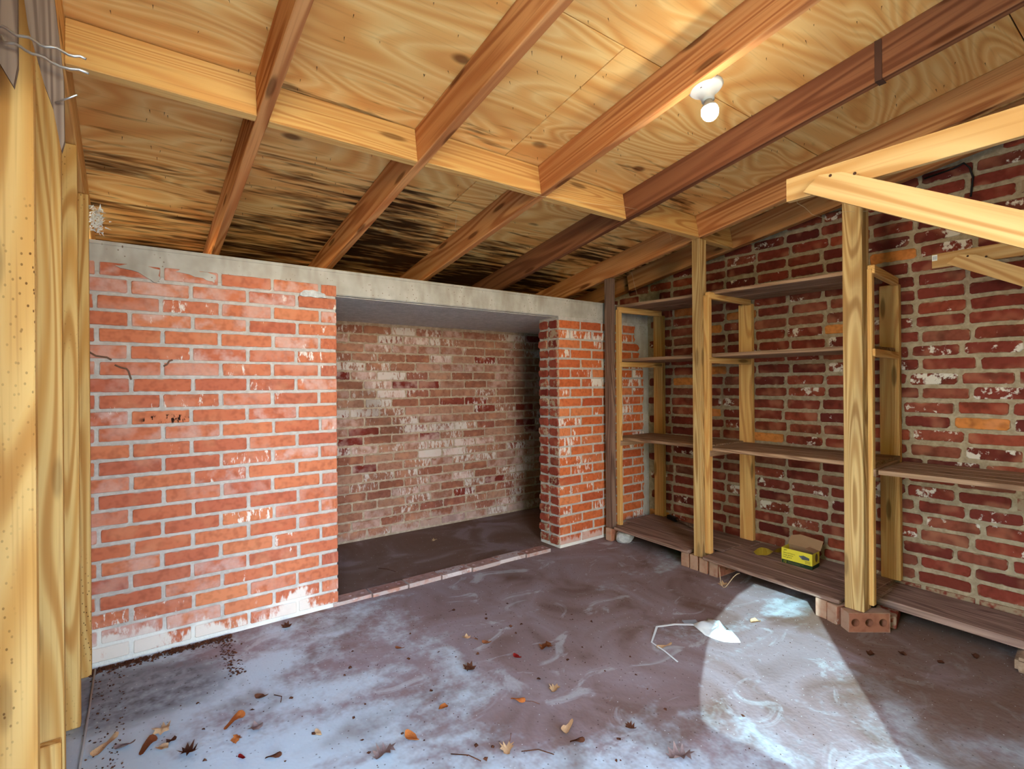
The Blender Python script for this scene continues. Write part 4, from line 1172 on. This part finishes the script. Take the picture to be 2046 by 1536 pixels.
tag(o, 'upper of two wavy galvanised wires crossing the old pickets', 'wire', 'galvanised wires')
o = link('steel_wire', tube_me(wob([(-0.186, 1.30, 1.76), (-0.178, 1.29, 1.748), (-0.15, 1.285, 1.742), (-0.115, 1.28, 1.728), (-0.06, 1.27, 1.722)]), 0.0026, 6, 'steel_wire'), M_STEEL)
tag(o, 'lower of two wavy galvanised wires crossing the old pickets', 'wire', 'galvanised wires')
o = link('nail', tube_me([(-0.112, 1.31, 1.667), (-0.078, 1.285, 1.682)], 0.0017, 6, 'nail'), M_STEEL)
tag(o, 'bright nail sticking out of the larger old picket', 'nail')
bm = bmesh.new(); rt_ = random.Random(8)
for k in range(150):
    u = rt_.random()
    c_ = Vector((-0.106 + rt_.gauss(0, .011), 2.64 + rt_.gauss(0, .010), 1.745 + 0.095 * u)); d = Vector((rt_.gauss(0.3, 1), rt_.gauss(-.5, 1), rt_.gauss(0, 1))).normalized() * rt_.uniform(.010, .024)
    s_ = d.cross(Vector((rt_.random(), rt_.random(), rt_.random()))).normalized() * 0.004
    e_ = d.cross(s_).normalized() * 0.003
    a = [bm.verts.new(c_ - s_), bm.verts.new(c_ + s_), bm.verts.new(c_ + e_), bm.verts.new(c_ + d)]
    for tr in ((0, 1, 3), (1, 2, 3), (2, 0, 3)): bm.faces.new([a[i] for i in tr])
o = link('white_tuft', mesh_of(bm, 'white_tuft'), M_TUFT, None, (0, 0, 0))
tag(o, 'tuft of white fluff on the slab end beside the left studs', 'fluff')
# black cable stub on the gable
o = link('cable', tube_me([(XR - .012, 0.88, rz(.88) + .005), (XR - .02, 0.76, rz(.76) - 0.004), (XR - .03, 0.72, 2.186), (XR - .03, 0.697, 2.155), (XR - .02, 0.688, 2.109), (XR - .014, 0.694, 2.062), (XR - .006, 0.70, 2.02)], 0.0042, 8, 'cable'), M_BLACK)
tag(o, 'black cable looping down from the roof onto the right brick wall', 'cable')
# cobwebs
def web(pts, label, r=0.0007):
    o = link('cobweb', tube_me(wob(pts, 0.004), r, 4, 'cobweb'), M_COB); tag(o, label, 'cobweb', 'cobweb threads')
web([(2.70, 1.25, 2.11), (2.68, 1.23, 2.02), (2.72, 1.18, 1.96), (2.70, 1.1, 1.9)], 'cobweb thread hanging in front of the near post')
web([(2.62, 1.95, 2.05), (2.62, 1.93, 1.98)], 'short cobweb thread under the blocking left of the middle post')
web([(1.2, 1.85, 2.0), (1.53, 1.83, 1.99), (1.75, 1.80, 2.0), (2.13, 1.78, 2.03)], 'long cobweb thread strung between two rafters')
web([(1.35, 2.3, 2.0), (1.33, 2.28, 1.9)], 'cobweb thread hanging below the stained plywood')
web([(2.75, 2.35, 1.88), (2.76, 2.33, 1.78), (2.77, 2.32, 1.72)], 'cobweb thread hanging beside the grey post')
web([(2.70, 1.06, 1.925), (2.76, 0.96, 1.922), (2.85, 0.93, 1.93)], 'cobweb threads across the top of the near post')

# ------------------------------------------------------------------ outside: unseen foliage-shaped blockers added to shape the sun patch
def blocker(name, prof, x, th, label, seed):
    e_ = empty(name, (x, sum(p[0] for p in prof) / len(prof), -0.14))
    tag(e_, label, 'blocker', 'added sun blockers outside the entrance')
    bm = bmesh.new()
    cy_ = sum(p[0] for p in prof) / len(prof); cz_ = sum(p[1] for p in prof) / len(prof)
    loops = []
    for xo, k in ((-th / 2, 0.9), (-th / 5, 1.0), (th / 5, 1.0), (th / 2, 0.9)):
        loops.append([bm.verts.new((x + xo, cy_ + (p[0] - cy_) * k, cz_ + (p[1] - cz_) * k)) for p in prof])
    n = len(prof)
    for a, b in zip(loops[:-1], loops[1:]):
        for i in range(n): bm.faces.new((a[i], a[(i + 1) % n], b[(i + 1) % n], b[i]))
    bm.faces.new(loops[0]); bm.faces.new(loops[-1])
    bmesh.ops.recalc_face_normals(bm, faces=bm.faces)
    o = link('blocker_mass', mesh_of(bm, 'blocker_mass'), GREEN, e_); o.location = -Vector(e_['_o'])
    rs_ = random.Random(seed); bm = bmesh.new()
    for k in range(1400):
        i = rs_.randrange(n); u = rs_.random(); q = 0.80 * rs_.random() ** 0.5
        py = (prof[i][0] * (1 - u) + prof[(i + 1) % n][0] * u); pz = (prof[i][1] * (1 - u) + prof[(i + 1) % n][1] * u)
        py = cy_ + (py - cy_) * q; pz = cz_ + (pz - cz_) * q
        px_ = x + rs_.choice((-1, 1)) * th * 0.52 + rs_.uniform(-.03, .03)
        c_ = Vector((px_, py, pz))
        d = Vector((rs_.gauss(0, 1), rs_.gauss(0, 1), rs_.gauss(-.3, 1))).normalized() * 0.05
        s_ = d.cross(Vector((0, 0.3, 1))).normalized() * 0.02
        bm.faces.new([bm.verts.new(c_ - d), bm.verts.new(c_ + s_), bm.verts.new(c_ + d), bm.verts.new(c_ - s_)])
    o = link('leaves', mesh_of(bm, 'leaves'), GREEN, e_, (0, 0, 0), None, 'stuff'); o.location = -Vector(e_['_o'])
blocker('tall_blocker', [(-2.02, -.14), (-2.02, 2.72), (-2.1, 3.0), (-2.18, 3.19), (-2.35, 3.42), (-2.54, 3.62), (-2.6, 3.9), (-2.3, 4.4), (-1.5, 4.8), (-.5, 4.6), (.0, 4.0), (.1, 3.0), (.1, -.14)], -2.6, 0.3, 'added tall sun-shading shrub outside the entrance', 1)
blocker('far_blocker', [(-5.4, -.14), (-5.4, 4.4), (-4.8, 4.7), (-3.7, 4.7), (-3.18, 4.4), (-3.13, 3.6), (-3.13, -.14)], -2.95, 0.3, 'added tall sun blocker outside, farthest from the entrance', 3)  # added so that no sun enters by the near doorway
blocker('low_blocker', [(-3.08, -.14), (-3.08, 2.66), (-2.9, 2.71), (-2.6, 2.74), (-2.3, 2.73), (-2.1, 2.71), (-2.03, 2.72), (-2.03, -.14)], -2.62, 0.28, 'added lower sun-shading shrub outside, beside the tall evergreen', 2)

for o in bpy.data.objects:
    if '_o' in o: del o['_o']
